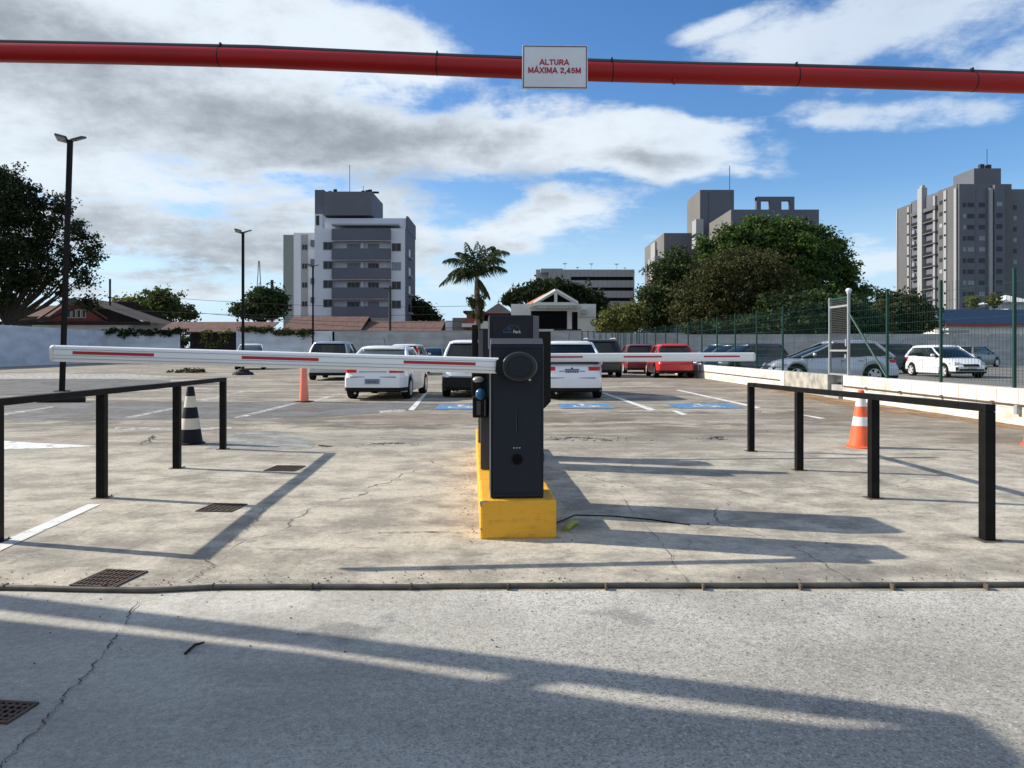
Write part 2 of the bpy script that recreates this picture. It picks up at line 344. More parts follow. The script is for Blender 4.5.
M['orange'] = mat('orange_cone_plastic', (.80, .13, .035), .5, c2=(.62, .10, .03), scale=6); M['cone_white'] = mat('cone_white_band', (.75, .75, .74), .4, c2=(.55,.54,.52))
M['cone_black'] = mat('cone_black', (.007, .008, .013), .55, spec=.2); M['cone_cream'] = mat('cone_cream_band', (.62, .57, .46), .5); M['salmon'] = mat('faded_orange', (.85, .22, .13), .28, c2=(.75,.2,.12))
M['hose'] = mat('old_black_hose', (.045, .042, .038), .6, c2=(.10, .09, .075), scale=10)
M['tyre'] = mat('tyre_rubber', (.010, .010, .010), .85, spec=.2); M['rim'] = mat('alloy_rim', (.55, .56, .57), .4, .2); M['glass'] = mat('dark_car_glass', (.006, .009, .010), .08, spec=.45)
M['glass_light'] = mat('pale_car_glass', (.06, .085, .08), .1, spec=.6)
M['under'] = mat('underbody', (.004, .004, .004), .9, spec=.1); M['tail'] = mat('tail_lamp_red', (.50, .012, .010), .3, spec=.25); M['head'] = mat('head_lamp_glass', (.35, .37, .4), .12, coat=.6)
M['plate'] = mat('number_plate', (.36, .38, .42), .5); M['plate_blue'] = mat('plate_blue_band', (.05, .09, .3), .5); M['plate_ink'] = mat('plate_characters', (.06, .065, .09), .6)
M['trim'] = mat('black_car_trim', (.008, .008, .008), .6, spec=.25)
for k, c in dict(white=(.74, .75, .76), pearl=(.70, .71, .74), silver=(.42, .45, .50), red=(.52, .018, .022), wine=(.16, .01, .02), black=(.014, .015, .018), graphite=(.05, .055, .065), bluegrey=(.07, .11, .16), grey=(.19, .2, .215), palewhite=(.6, .62, .64)).items():
    M['paint_'+k] = mat('car_paint_'+k, c, .32, .55 if k in ('silver', 'grey', 'graphite') else .0, c2=tuple(x*.96 for x in c), coat=.35)
M['wall_white'] = mat('whitewashed_wall', (.66, .69, .74), .9, c2=(.50, .53, .57), scale=.5, sc=(1, 1, 2.5), bump=.2, bscale=4)
M['wall_grey'] = mat('grey_panel_wall', (.36, .38, .40), .9, c2=(.27, .28, .29), scale=.7, sc=(1, 1, 3), bump=.2, bscale=5)
M['low_white'] = mat('whitewashed_low_wall', (.60, .585, .53), .9, c2=(.36, .33, .27), scale=1.8, sc=(1, 1, 2), detail=9, lo=.44, hi=.8, bump=.4, bscale=9)
M['block'] = mat('bare_block_wall', (.42, .40, .35), .95, c2=(.22, .21, .18), scale=3.5, bump=.6, bscale=14)
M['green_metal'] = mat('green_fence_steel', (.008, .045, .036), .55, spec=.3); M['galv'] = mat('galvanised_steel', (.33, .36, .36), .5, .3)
M['mesh_dark'] = mat('dark_mesh', (.025, .03, .03), .8)
M['b_white'] = mat('pale_facade', (.60, .62, .67), .85, c2=(.53, .55, .60), scale=.12); M['b_dark'] = mat('slate_facade', (.085, .092, .12), .8, c2=(.10,.105,.13), scale=.2)
M['b_green'] = mat('greenish_facade', (.22, .25, .23), .85); M['b_tower'] = mat('bluegrey_tile', (.10, .108, .13), .7, scale=.3)
M['b_conc'] = mat('warm_grey_facade', (.14, .136, .125), .85, c2=(.12, .116, .108), scale=.15); M['b_deck'] = mat('carpark_grey', (.27, .28, .29), .85, scale=.1)
M['b_right'] = mat('grey_tile_facade', (.10, .10, .104), .8, c2=(.085, .087, .09), scale=.2); M['b_strip'] = mat('pale_strip', (.29, .295, .30), .7)
M['win'] = mat('window_glass', (.012, .016, .02), .25, spec=.35); M['win_pale'] = mat('window_blind', (.20, .22, .25), .5); M['frame'] = mat('window_frame', (.16, .165, .17), .6); M['void'] = mat('dark_opening', (.005, .005, .006), .9, spec=.1)
M['terra'] = mat('terracotta_tiles', (.155, .075, .055), .9, c2=(.085, .048, .04), scale=1.2, sc=(3, .5, 1), bump=.5)
M['terra_bright'] = mat('bright_clay_tiles', (.42, .14, .08), .85, c2=(.30, .10, .06), scale=2); M['roof_dark'] = mat('dark_old_tiles', (.012, .008, .008), .9, c2=(.026, .015, .013), scale=1.2, bump=.4)
M['brickred'] = mat('red_wall', (.22, .05, .045), .85); M['house_white'] = mat('house_render', (.62, .62, .58), .85, c2=(.5, .5, .46), scale=.5); M['awning_blue'] = mat('blue_fascia', (.045, .10, .21), .6)
M['fascia_red'] = mat('red_fascia', (.28, .03, .03), .6)
M['bark'] = mat('bark', (.014, .011, .008), .95, c2=(.026, .021, .015), scale=3, sc=(1, 1, .2), bump=.6)
M['palm_bark'] = mat('palm_bark', (.17, .13, .10), .95, c2=(.09, .06, .04), scale=2, sc=(1, 1, 6), bump=.6)
M['lamp_head'] = mat('lamp_housing', (.05, .05, .055), .5); M['lens'] = mat('lamp_lens', (.25, .27, .28), .2)
M['concrete'] = mat('cast_concrete', (.36, .35, .32), .9, c2=(.26, .25, .23), scale=3, bump=.4)
M['wire'] = mat('wire', (.02, .02, .02), .7); M['leafy'] = leafmat('leaf_deep', (.030, .050, .014), (.055, .085, .020), (.09, .12, .03)); 
M['leaf_bright'] = leafmat('leaf_fig', (.016, .036, .010), (.065, .115, .024), (.11, .17, .04), .5)
M['leaf_olive'] = leafmat('leaf_olive', (.030, .045, .013), (.058, .062, .020), (.11, .105, .04), .6); M['leaf_dark'] = leafmat('leaf_dark', (.014, .024, .009), (.024, .036, .012), (.04, .052, .02), .5)
M['leaf_pine'] = leafmat('leaf_pine', (.022, .042, .016), (.038, .062, .02), (.06, .08, .03), .7); M['leaf_yellow'] = leafmat('leaf_yellow', (.06, .08, .018), (.12, .13, .03), (.18, .19, .06), .8)
M['leaf_palm'] = leafmat('leaf_palm', (.022, .038, .014), (.05, .07, .022), (.10, .11, .05), .8)
# ================================================================ GROUND
def struct(name, mb, m, **k): return mb.build(name, m, kind='structure', **k)
struct('ground', MB().sheet([(-900, -300), (900, -300), (900, 2500), (-900, 2500)], 0.0), M['earth'])
struct('parking_lot', MB().sheet([(-60, 3.985), (40, 3.985), (40, 75.9), (-60, 75.9)], .004), M['lot'])
struct('driveway', MB().sheet([(-14, -12), (14, -12), (14, 3.985), (-14, 3.985)], .004), M['apron'])
def gsheet(name, pts, m, z=.008):
    return struct(name, MB().sheet([P(x, y) for x, y in pts], z), m)
for q in [[(0,543),(88,505),(101,505),(0,552)], [(-60,441),(0,441),(30,443),(98,446.5),(60,448.5),(0,450),(-60,450)]]:
    gsheet('painted_line', q, M['line'])
for q in [[(115,428),(232,427.6),(232,430),(115,431)], [(125,417.6),(172,408),(175,409),(133,418)], [(198,400.5),(243,391.2),(245,392),(203,402)], [(-10,416),(52,406.6),(54,407.6),(-10,418)],
          [(307,402),(341,393.3),(343,394.3),(312,403)], [(232,418),(312,398.5),(314,399.4),(240,418.6)], [(378,411),(405,409.5),(407,412.4),(380,413.6)], [(170,380.5),(250,377.8),(250,378.8),(170,381.8)]]:
    gsheet('painted_line', q, M['line_faint'])
for q in [[(408,410.5),(425.5,392),(428.5,392),(414,410.5)], [(601.5,393),(604,392.6),(656,410),(650,411)], [(671,411),(676,411),(687.5,414.6),(682.5,415.4)],
          [(676,390.4),(679,390),(761,407.6),(757,408.6)], [(799,415),(803,415),(826,418.6),(820,419.2)]]:
    gsheet('painted_line', q, M['line'])
def isa(cx, cy, w, dpt):      # blue bay emblem with a white wheelchair figure
    Zc = 963.6/(cy-HY); X = (cx-512)/F*Zc
    struct('blue_bay_marking', MB().sheet([(X-w/2, Zc-dpt/2), (X+w/2, Zc-dpt/2), (X+w/2, Zc+dpt/2), (X-w/2, Zc+dpt/2)], .012), M['blue_paint'])
    m = MB()
    def arc(cx_, cy_, r, a0, a1, t, n=14):
        for i in range(n):
            a, b = R(a0+(a1-a0)*i/n), R(a0+(a1-a0)*(i+1)/n)
            m.sheet([(X+cx_+(r-t)*math.cos(a), Zc+cy_+(r-t)*math.sin(a)), (X+cx_+r*math.cos(a), Zc+cy_+r*math.sin(a)), (X+cx_+r*math.cos(b), Zc+cy_+r*math.sin(b)), (X+cx_+(r-t)*math.cos(b), Zc+cy_+(r-t)*math.sin(b))], .016)
    def bar(x0, y0, x1, y1, t):
        d = Vector((x1-x0, y1-y0)).normalized(); nn = Vector((-d.y, d.x))*t/2
        m.sheet([(X+x0+nn.x, Zc+y0+nn.y), (X+x0-nn.x, Zc+y0-nn.y), (X+x1-nn.x, Zc+y1-nn.y), (X+x1+nn.x, Zc+y1+nn.y)], .016)
    arc(-.03, -.17, .27, 150, 385, .07); arc(-.05, .46, .09, 0, 360, .089)
    bar(-.05, .34, -.02, -.02, .09); bar(-.02, .0, .22, -.02, .09); bar(.22, 0, .33, -.32, .09); bar(-.04, .19, .18, .19, .07); bar(.31, -.30, .42, -.26, .08)
    struct('wheelchair_marking', m, M['line'])
isa(585, 406.3, 1.2, 1.45); isa(704, 406.3, 1.5, 1.45); isa(461, 407.2, 1.1, 1.35)
# patches, joints and cracks
gsheet('ground_patch', [(-60,399),(-60,380),(0,378.5),(120,379),(185,381),(230,384),(150,388),(60,394)], M['patch_dark'], .006)  # darker patch over the far left of the lot surface
gsheet('ground_patch', [(-60,399),(-60,420),(110,421),(330,417),(420,410),(470,409),(470,404),(330,402),(130,402)], wearpaint('thin_asphalt_film', (.16,.155,.145), .45, .72, .8), .0062)
gsheet('cement_patch', [(205,450),(211,443),(224,437),(240,433),(262,431.5),(285,433),(296,436),(309,440),(316,444),(311,449),(290,450),(262,451.5),(235,450)], M['patch_grey'], .0066)
gsheet('pale_pavement_patch', [(-60,376),(0,374.4),(130,374),(180,377),(120,379),(0,379)], M['line_faint'], .007)
0 and gsheet('rail_shadow_patch', [(205,555),(322,455),(337,455),(232,553)], M['shadow_strip'], .0064)  # switched off: dark strip painted as the railing shadow
def ribbon(name, pts, w, m=None, z=.011, jit=.02, sub=9, seed=0):
    rnd = random.Random(seed+len(pts)); P3 = [P(x, y) for x, y in pts]; line = []
    for a, b in zip(P3, P3[1:]):
        for k in range(sub):
            line.append(a.lerp(b, k/sub)+Vector((rnd.uniform(-jit, jit), rnd.uniform(-jit, jit), 0)))
    line.append(P3[-1]); mb = MB(); L_ = []; R_ = []
    for i, p in enumerate(line):
        d = (line[min(i+1, len(line)-1)]-line[max(0, i-1)]).normalized(); nn = Vector((-d.y, d.x, 0))*w/2*rnd.uniform(.1, 1.2)
        L_.append((p.x+nn.x, p.y+nn.y, z)); R_.append((p.x-nn.x, p.y-nn.y, z))
    for i in range(len(line)-1): mb.add([L_[i], R_[i], R_[i+1], L_[i+1]], [(0, 1, 2, 3)])
    return struct(name, mb, m or M['joint'])
ribbon('ground_crack', [(139,603),(118,636),(94,668),(66,698),(40,730),(14,756),(-10,780)], .0065, jit=.012, sub=14)
ribbon('ground_crack', [(225,548),(243,533),(256,522),(264,508)], .008, jit=.02, seed=3)
ribbon('ground_crack', [(205,560),(214,567),(200,575),(190,583)], .010, jit=.02, seed=5)
ribbon('ground_crack', [(612,486),(640,520),(662,545),(688,586)], .005, jit=.015, seed=4)
ribbon('ground_crack', [(378,534),(420,533),(478,534)], .020, jit=.008, seed=6)
ribbon('ground_crack', [(590,463),(680,478),(760,497)], .008, jit=.02, seed=8)
ribbon('ground_crack', [(230,548),(300,551),(380,549)], .006, jit=.006, seed=18)
ribbon('ground_crack', [(80,535),(120,517),(150,507)], .006, jit=.01, seed=19)
ribbon('ground_crack', [(140,445),(155,436),(150,443)], .03, jit=.04, seed=9)
ribbon('ground_joint', [(252,452),(330,453),(440,453.5)], .012, jit=.008, seed=10)
ribbon('ground_joint', [(560,456),(760,459),(1024,466)], .010, jit=.006, seed=11)
ribbon('ground_joint', [(790,518),(900,506),(1010,503)], .006, jit=.006, seed=12)
ribbon('ground_crack', [(380,438),(440,440),(470,441)], .03, jit=.05, seed=13)
ribbon('ground_crack', [(548,440),(575,438),(612,441)], .06, jit=.10, sub=10, seed=14)
ribbon('ground_crack', [(318,446),(330,447)], .10, jit=.03, seed=15)
ribbon('ground_crack', [(375,444),(403,444)], .07, jit=.08, sub=10, seed=16)
ribbon('ground_crack', [(706,440),(718,437),(724,440)], .09, jit=.08, seed=17)
ribbon('ground_joint', [(0,420.6),(220,422),(330,417)], .03, jit=.02, seed=20)
# broken crust pieces beside the cracks
def rubble(px, py, n, rx, ry, seed):
    rnd = random.Random(seed); c = P(px, py); mb = MB()
    for i in range(n):
        x, y, s = c.x+rnd.gauss(0, rx), c.y+rnd.gauss(0, ry), rnd.uniform(.006, .022)
        mb.ball((x, y, .004+s*.3), (s, s*rnd.uniform(.6, 1), s*.5), 6)
    o = mb.build('loose_rubble', M['chip']); o['kind'] = 'stuff'; return o
rubble(580, 439.5, 90, .45, .12, 1); rubble(715, 439, 40, .10, .10, 2); rubble(390, 444, 40, .2, .07, 3)

# ================================================================ WALLS
def wall(name, label, pts, h, th, m, cap=None, grp=None, posts=0, kind_cat='wall'):
    a, b = Vector(pts[0]), Vector(pts[1]); L = (b-a).length; ang = math.atan2(b.y-a.y, b.x-a.x)
    r = T(name, label, kind_cat, (a.x, a.y, 0), ang, grp)
    MB().box(0, L, 0, th, 0, h).build('wall_panel', m, r)
    if cap: MB().box(-.03, L+.03, -.04, th+.04, h+.002, h+.09).build('coping', cap, r, bevel=.01)
    n = posts
    for i in range(n+1 if n else 0):
        MB().box(L*i/n-.09, L*i/n+.09, -.05, -.002, 0, h-.003).build('pilaster', m, r)
    return r
wall('boundary_wall', 'long whitewashed wall running away along the left edge of the lot', [(-37.5, 34, 0), (-42.2, 76, 0)], 3.3, .2, M['wall_white'])
wall('boundary_wall', 'whitewashed back wall with ivy on top, left of the barred gate', [(-42.2, 76.0, 0), (-34.5, 76, 0)], 3.25, .2, M['wall_white'])
wall('boundary_wall', 'whitewashed wall right of the barred gate behind the second lamp', [(-28.6, 76, 0), (-18.6, 76, 0)], 3.3, .2, M['wall_white'], posts=3)
wall('boundary_wall', 'pale grey panel wall with coping behind the middle parked cars', [(-18.6, 76, 0), (7.2, 76, 0)], 3.25, .2, M['wall_grey'], M['concrete'], posts=9)
wall('boundary_wall', 'bluish grey back wall behind the dark picket posts', [(7.25, 76.1, 0), (22, 76.1, 0)], 3.1, .2, M['wall_grey'])
wall('boundary_wall', 'grey corrugated back wall behind the fenced lot on the right', [(14.6, 66, 0), (62, 60, 0)], 2.72, .2, M['wall_grey'], posts=18)
# barred gate on the left
g = T('barred_gate', 'dark barred gate between whitewashed walls on the left', 'gate', (-34.5, 76.0, 0))
for i in range(5): MB().box(1.45*i-.05, 1.45*i+.05, 0, .1, 0, 3.1).build('gate_post', M['black_metal'], g)
mb = MB()
for i in range(38): mb.box(.16*i, .16*i+.03, .03, .06, .1, 2.9)
mb.build('bars', M['black_metal'], g); MB().box(0, 5.9, .02, .07, 2.9, 3.0).box(0, 5.9, .02, .07, 1.4, 1.5).build('gate_rail', M['black_metal'], g)
s_ = T('entry_shed', 'low dark shed with tiled roof behind the barred gate', 'shed', (-31.5, 82, 0))
MB().box(-4.6, 3.6, 0, 4, 0, 3.4).build('wall', M['roof_dark'], s_)
MB().add([(-8, -1, 3.35), (4.4, -1, 3.35), (4.4, 3, 4.6), (-8, 3, 4.6), (-8, -1, 3.25), (4.4, -1, 3.25), (4.4, 3, 4.5), (-8, 3, 4.5)], [(0,1,2,3), (7,6,5,4), (0,4,5,1), (1,5,6,2), (2,6,7,3), (3,7,4,0)]).build('roof', M['terra'], s_)

# low retaining wall on the right, with conduit, gap and bare block
def low_wall(label, y0, y1, m, x0=8.86, h=.64, slope=0):
    r = T('low_wall', label, 'low wall', (x0, y0, 0)); L = y1-y0
    MB().box(0, .3, 0, L, 0, h).build('wall_panel', m, r, bevel=.012)
    return r
lw = low_wall('whitewashed low wall with grey conduit, nearest, right of the gate', 6.5, 19.55, M['low_white'])
mb = MB()
for i in range(1, 24):
    mb.box(-.003, -.001, .57*i, .57*i+.012, .30, .632)
mb.box(-.003, -.001, 0, 13.05, .292, .304); mb.build('tile_joint', M['block'], lw)
MB().tube([(-.03, 0, .36), (-.03, 13.0, .36)], .016, 6).build('conduit', M['rust_iron'], lw)
mb = MB()
for i in range(8): mb.box(-.05, -.002, 1.6*i+.5, 1.6*i+.56, .33, .39)
mb.build('conduit_clip', M['rust_iron'], lw)
MB().box(-.08, -.002, 6.2, 6.28, .2, .36).build('junction_box', M['galv'], lw, bevel=.005)
lw2 = low_wall('short bare grey concrete block wall just left of the gate', 20.5, 23.8, M['block'], h=.63)
lw3 = low_wall('whitewashed low wall running away from the block section to the red car', 23.81, 34.6, M['low_white'], h=.63)
MB().tube([(-.03, .3, .33), (-.03, 11, .33)], .016, 6).build('conduit', M['rust_iron'], lw3)
mb = MB()
for i in range(1, 19): mb.box(-.003, -.001, .57*i, .57*i+.012, .30, .625)
mb.build('tile_joint', M['block'], lw3)
lw4 = low_wall('whitewashed low wall behind the red hatchback', 34.8, 66, M['low_white'], h=.63)
struct('upper_lot', MB().box(9.162, 62, 6.5, 59.9, -.01, .012), groundmat('upper_asphalt', 'x'))
st = T('gate_steps', 'two grey concrete steps in the wall gap under the gate', 'steps', (8.9, 19.57, 0))
MB().box(-.15, .4, .0, .9, 0, .18).build('step', M['concrete'], st, bevel=.01); MB().box(.05, .4, .004, .89, .182, .36).build('step', M['concrete'], st, bevel=.01)
# soil film at foot of the wall
struct('rusty_soil', MB().sheet([(8.86, 6.5), (8.1, 9), (8.4, 12), (8.2, 14.5), (7.6, 17), (8.0, 19.5), (8.5, 24), (8.86, 30)], .009), wearpaint('rusty_soil', (.34, .19, .08), .42, .62, 1.2))

# ================================================================ FENCE
FX = 9.05
def fence_panel_mesh(L, z0, z1, dv=.1, dh=.20, r=.002):
    mb = MB(); n = int(L/dv)
    for i in range(1, n):
        y = L*i/n; mb.box(-r, r, y-r, y+r, z0, z1)
    z = z0+.05
    while z < z1:
        mb.box(-r*1.3-.006, r*1.3-.006, 0, L, z-r*1.3, z+r*1.3); z += dh
    return mb
fen = T('mesh_fence', 'tall green wire mesh fence standing on the whitewashed low wall', 'fence', (FX, 6.6, 0))
ys = [6.6, 8.8, 11.0, 13.15, 15.4, 17.6, 19.45]
ys2 = [20.95, 24.4, 27, 29.6, 32.2, 34.8, 37.5, 40, 43, 46, 49, 52, 55, 58, 61, 64, 66]
for seq in (ys, ys2):
    for y in seq:
      if y not in (19.45, 20.95): MB().box(-.024, .024, y-6.6-.024, y-6.6+.024, .62, 2.79).build('post', M['green_metal'], fen)
    for a, b in zip(seq, seq[1:]):
        o = fence_panel_mesh(b-a, .70, 2.74, .10 if a < 24 else .16, .2 if a < 30 else .25, .0019 if a < 24 else .003).build('wire_panel', M['green_metal'], fen); o.location = (0, a-6.6, 0)
pk = T('picket_fence', 'dark green post fence running across in front of the far back wall', 'fence', (2.2+6.9, 66, 0))
for i in range(9):
    pass
xs = [xx(p, 66) for p in (582, 588, 594, 600, 606, 612, 618, 624, 631, 637, 644)]
mb = MB()
for x in xs: MB().box(x-9.1-.04, x-9.1+.04, 0, .08, 0, 3.05).build('post', M['green_metal'], pk)
MB().box(xs[0]-9.1, xs[-1]-9.1, .03, .06, 2.95, 3.0).build('rail', M['green_metal'], pk)
# gate in the fence
gt = T('wire_gate', 'grey steel gate frame with dark mesh and green brace in the fence gap', 'gate', (FX, 19.62, 0))
GW = 1.16
MB().box(-.03, .03, -.03, .03, .02, 2.84).build('post', M['galv'], gt); MB().box(-.03, .03, GW-.03, GW+.03, .02, 2.80).build('post', M['galv'], gt)
for z in (2.72, 2.50, 1.28, .62): MB().box(-.02, .02, .032, GW-.032, z, z+.05).build('cross_rail', M['galv'] if z != 2.72 else M['green_metal'], gt)
mb = MB()
for i in range(1, 23): mb.box(-.003, .003, .05*i, .05*i+.006, .34, 2.72)
for i in range(1, 20): mb.box(-.005, -.002, .03, GW-.03, 1.72+.05*i, 1.72+.05*i+.016)
mb.build('mesh_infill', M['mesh_dark'], gt)
MB().tube([(0, -.04, 2.3), (0, -2.0, .66)], .028, 6).build('brace', M['green_metal'], gt)
MB().box(-.06, .0, .03, .09, 1.42, 1.62).build('latch_box', M['galv'], gt); MB().box(-.06, -.01, .04, .12, 1.1, 1.2).build('latch', M['galv'], gt)
cm = T('security_camera', 'small white camera dome on top of the wire gate post', 'camera', (FX, 19.62, 2.84))
MB().ball((0, 0, .08), (.08, .08, .07)).build('dome', M['sign_white'], cm, smooth=True); MB().box(-.04, .04, -.04, .04, 0, .04).build('bracket', M['sign_white'], cm)

# ================================================================ BUILDINGS
def child_box(name, m, par, x0, x1, y0, y1, z0, z1, bevel=0):
    return MB().box(x0, x1, y0, y1, z0, z1).build(name, m, par, world=True, bevel=bevel)
def window(par, x0, x1, z0, z1, y, fm=None, gm=None, split=1, openp=False):   # facade facing -Y at y
    f = MB(); t = .07
    f.box(x0, x1, y-.06, y-.003, z0, z0+t); f.box(x0, x1, y-.06, y-.003, z1-t, z1); f.box(x0, x0+t, y-.059, y-.004, z0+t, z1-t); f.box(x1-t, x1, y-.059, y-.004, z0+t, z1-t)
    for k in range(1, split+1):
        xm = x0+(x1-x0)*k/(split+1); f.box(xm-.035, xm+.035, y-.055, y-.005, z0+t, z1-t)
    fo = f.build('window', fm or M['frame'], par, world=True)
    p = MB().box(x0+t, x1-t, y-.03, y-.008, z0+t, z1-t).build('pane', gm or M['win'], fo, world=False)
    p.data.transform(Matrix.Translation(-par.location)); return fo
def side_window(par, x, y0, y1, z0, z1, gm=None, name='window'):
    return MB().box(x-.06, x-.003, y0, y1, z0, z1).build(name, gm or M['win'], par, world=True)

def pxb(name, m, par, pa, pb, Zf, dpt, yt, yb=None):
    return MB().box(xx(pa, Zf), xx(pb, Zf), Zf, Zf+dpt, 0 if yb is None else zz(yb, Zf), zz(yt, Zf)).build(name, m, par, world=True)
# --- apartment block left of centre
Z1 = 110.0; X = lambda p: xx(p, Z1); H = lambda p: zz(p, Z1)
ap = T('apartment_building', 'pale apartment block with five slate balcony bands and dark rooftop box', 'building', (X(360), Z1, 0))
child_box('wall', M['b_white'], ap, X(314.5), X(333), Z1, Z1+14, 0, H(228)); child_box('wall', M['b_white'], ap, X(391), X(405), Z1, Z1+11, 0, H(228.5))
child_box('balcony_recess', M['b_white'], ap, X(333), X(391), Z1+.8, Z1+14, 0, H(228))
child_box('side_wing', M['b_dark'], ap, X(405)+.01, X(405.6), Z1+.2, Z1+11, 0, H(228.6)); child_box('side_wing', M['b_dark'], ap, X(404)+.01, X(406), Z1+2.2, Z1+11.3, H(228.55), H(213.5))
child_box('upper_storey', M['b_white'], ap, X(319), X(403.5), Z1+2.5, Z1+11, H(228)+.01, H(215.2))
child_box('parapet_wall', M['b_white'], ap, X(314.5), X(322), Z1+.1, Z1+1.9, H(228)+.01, H(214)); child_box('upper_opening', M['win'], ap, X(316), X(319), Z1+.0, Z1+.09, H(225), H(215.5))
child_box('awning_slab', M['b_strip'], ap, X(331), X(398), Z1+.2, Z1+2.49, H(225), H(223.4))
pxb('rooftop_box', M['b_dark'], ap, 314.8, 323.8, Z1+2, 8, 189.8, 214); pxb('rooftop_box', M['b_tower'], ap, 323.9, 372, Z1+1.9, 9.5, 191.5, 215.2)
for i in range(5):
    y0, y1 = 229.8+19.35*i, 240.8+19.35*i
    b = child_box('balcony', M['b_dark'], ap, X(333), X(391), Z1-.9, Z1+.4, H(y1), H(y0))
    child_box('floor_slab', M['b_white'], ap, X(333)+.01, X(391)-.01, Z1-.7, Z1+.79, H(y1)-.12, H(y1)-.01)
    if i < 4:
        child_box('divider', M['b_white'], ap, X(361), X(363), Z1+.2, Z1+.79, H(y1+9.5), H(y1)-.2)
        window(ap, X(346), X(358.5), H(y1+9.8), H(y1+2.4), Z1+.8, gm=M['win_pale'] if i < 2 else M['win'], split=2)
        window(ap, X(367), X(378), H(y1+9.8), H(y1+2.4), Z1+.8, gm=[M['win_pale'], M['win'], M['win'], M['win_pale']][i], split=2)
        for a, bb, dy, g in ((323.3, 333, 0, 'win'), (391.7, 401, 1.2, 'win_pale')):
            window(ap, X(a), X(bb), H(250+19.1*i+dy), H(242+19.1*i+dy), Z1, gm=M['win_pale' if (i == 1 and g == 'win_pale') else 'win'], split=1)
        child_box('small_balcony', M['b_strip'], ap, X(405.7), X(409), Z1+3, Z1+5, H(256+19*i), H(254.5+19*i))
        child_box('side_opening', M['win'], ap, X(405.62), X(405.9), Z1+3, Z1+5, H(254+19*i), H(246+19*i))
ZL = Z1+5
pxb('side_wall', M['b_green'], ap, 283.3, 293.5, ZL, 9, 234.8); pxb('side_wall', M['b_white'], ap, 293.6, 314.6, ZL+.02, 9, 232.8)
pxb('pale_band', M['b_strip'], ap, 301, 308, ZL-.02, .03, 234.5, 318)
for i in range(5):
    window(ap, xx(302, ZL), xx(307.5, ZL), zz(250+18.9*i, ZL), zz(244.5+18.9*i, ZL), ZL-.02, gm=M['win'], split=1)
    pxb('small_balcony', M['b_dark'], ap, 310.5, 314.3, ZL-.9, .89, 240+19*i, 246+19*i)
rt = MB(); rt.tube([(X(343.8), Z1+4, H(190)), (X(343.8), Z1+4, H(158))], .05, 5); rt.tube([(X(358), Z1+4, H(190)), (X(358), Z1+4, H(180))], .04, 5); rt.build('antenna', M['wire'], ap, world=True)
rt = MB(); rnd = random.Random(3)
for px, py in ((330, 191), (335, 190), (363, 192), (367, 191), (370, 190.5), (374, 192), (377, 193.5)): rt.box(xx(px, Z1+3)-.25, xx(px, Z1+3)+.25, Z1+3, Z1+3.4, zz(193, Z1+3), zz(min(py, 191)-rnd.uniform(-.5, 2), Z1+3))
rt.build('roof_clutter', M['trim'], ap, world=True)

# --- car park block with dark strips
Z2 = 160.0; X = lambda p: xx(p, Z2); H = lambda p: zz(p, Z2)
cp = T('carpark_building', 'long grey car park block with dark horizontal openings behind the white house', 'building', (X(585), Z2, 0))
child_box('upper_wall', M['b_deck'], cp, X(549), X(634.5), Z2, Z2+40, 0, H(269.5))
child_box('corner_wall', M['b_strip'], cp, X(536.5), X(549.5)+.2, Z2+3, Z2+50, 0, H(268)); child_box('corner_wall', M['b_deck'], cp, X(541), X(563), Z2+.6, Z2+2.9, H(272), H(268.2))
for a, b, l in ((276.8, 280.2, 571), (287.4, 290.7, 589), (297.8, 301, 592), (308, 311, 595)):
    child_box('dark_opening', M['void'], cp, X(l), X(633.2), Z2-.05, Z2-.003, H(b), H(a))
for i in range(18): child_box('panel_joint', M['b_dark'], cp, X(552+4.6*i), X(552.15+4.6*i), Z2-.02, Z2-.002, 0, H(270))
for px, h, w in ((567.5, 259.5, 2.4), (577, 267, 1.2), (580.8, 263.5, 1.8), (595.3, 259.8, 2.4), (621.8, 260, 2.4), (630.5, 264, 1.2)):
    MB().tube([(X(px), Z2+8, H(270)), (X(px), Z2+8, H(h))], .06, 5).box(X(px-w/1.2), X(px+w/1.2), Z2+7.8, Z2+8.2, H(h)-.05, H(h)+.12).build('roof_lamp', M['galv'], cp, world=True)

# --- warm grey block behind the trees
Z3 = 130.0; X = lambda p: xx(p, Z3); H = lambda p: zz(p, Z3)
gb = T('grey_office_building', 'boxy grey building with square frame on its roof behind the big trees', 'building', (X(740), Z3, 0))
pxb('low_block', M['b_conc'], gb, 664, 700, 138, 20, 233); pxb('low_block_shaded_front', M['b_dark'], gb, 667, 699, 137.94, .05, 233.4)  # darker front sheet puts the block's shaded side into the colour
pxb('tower_block', M['b_conc'], gb, 700, 734, 135, 10, 189.8); pxb('tower_shaded_front', M['b_dark'], gb, 700.4, 733.7, 134.94, .05, 190.2); pxb('tower_fin', M['b_dark'], gb, 709, 731, 134.8, .13, 190.8)  # tower front darkened by colour as its shaded side
ZM = 118
pxb('main_block', M['b_conc'], gb, 731, 819, ZM, 14, 209.5); pxb('main_shaded_front', M['b_dark'], gb, 731.5, 818.7, ZM-.06, .05, 210)  # front sheet again carries the shade in its darker colour
fr = MB(); q = lambda a, b, c_, d_, e=0: fr.box(xx(a, ZM+1), xx(b, ZM+1), ZM+1-e, ZM+1.8+e, zz(c_, ZM+1), zz(d_, ZM+1))
q(756.5, 761, 210.5, 197); q(770, 781.5, 210.5, 197); q(790, 794.5, 210.5, 197); q(756.5, 794.5, 200.6, 196.6, .003)
fr.build('roof_frame', M['b_dark'], gb, world=True)
for i, (z0, z1) in enumerate(((233, 219), (247, 236))): pxb('white_balcony', M['b_strip'], gb, 696, 703.5, 131.5, 3, z1, z0)
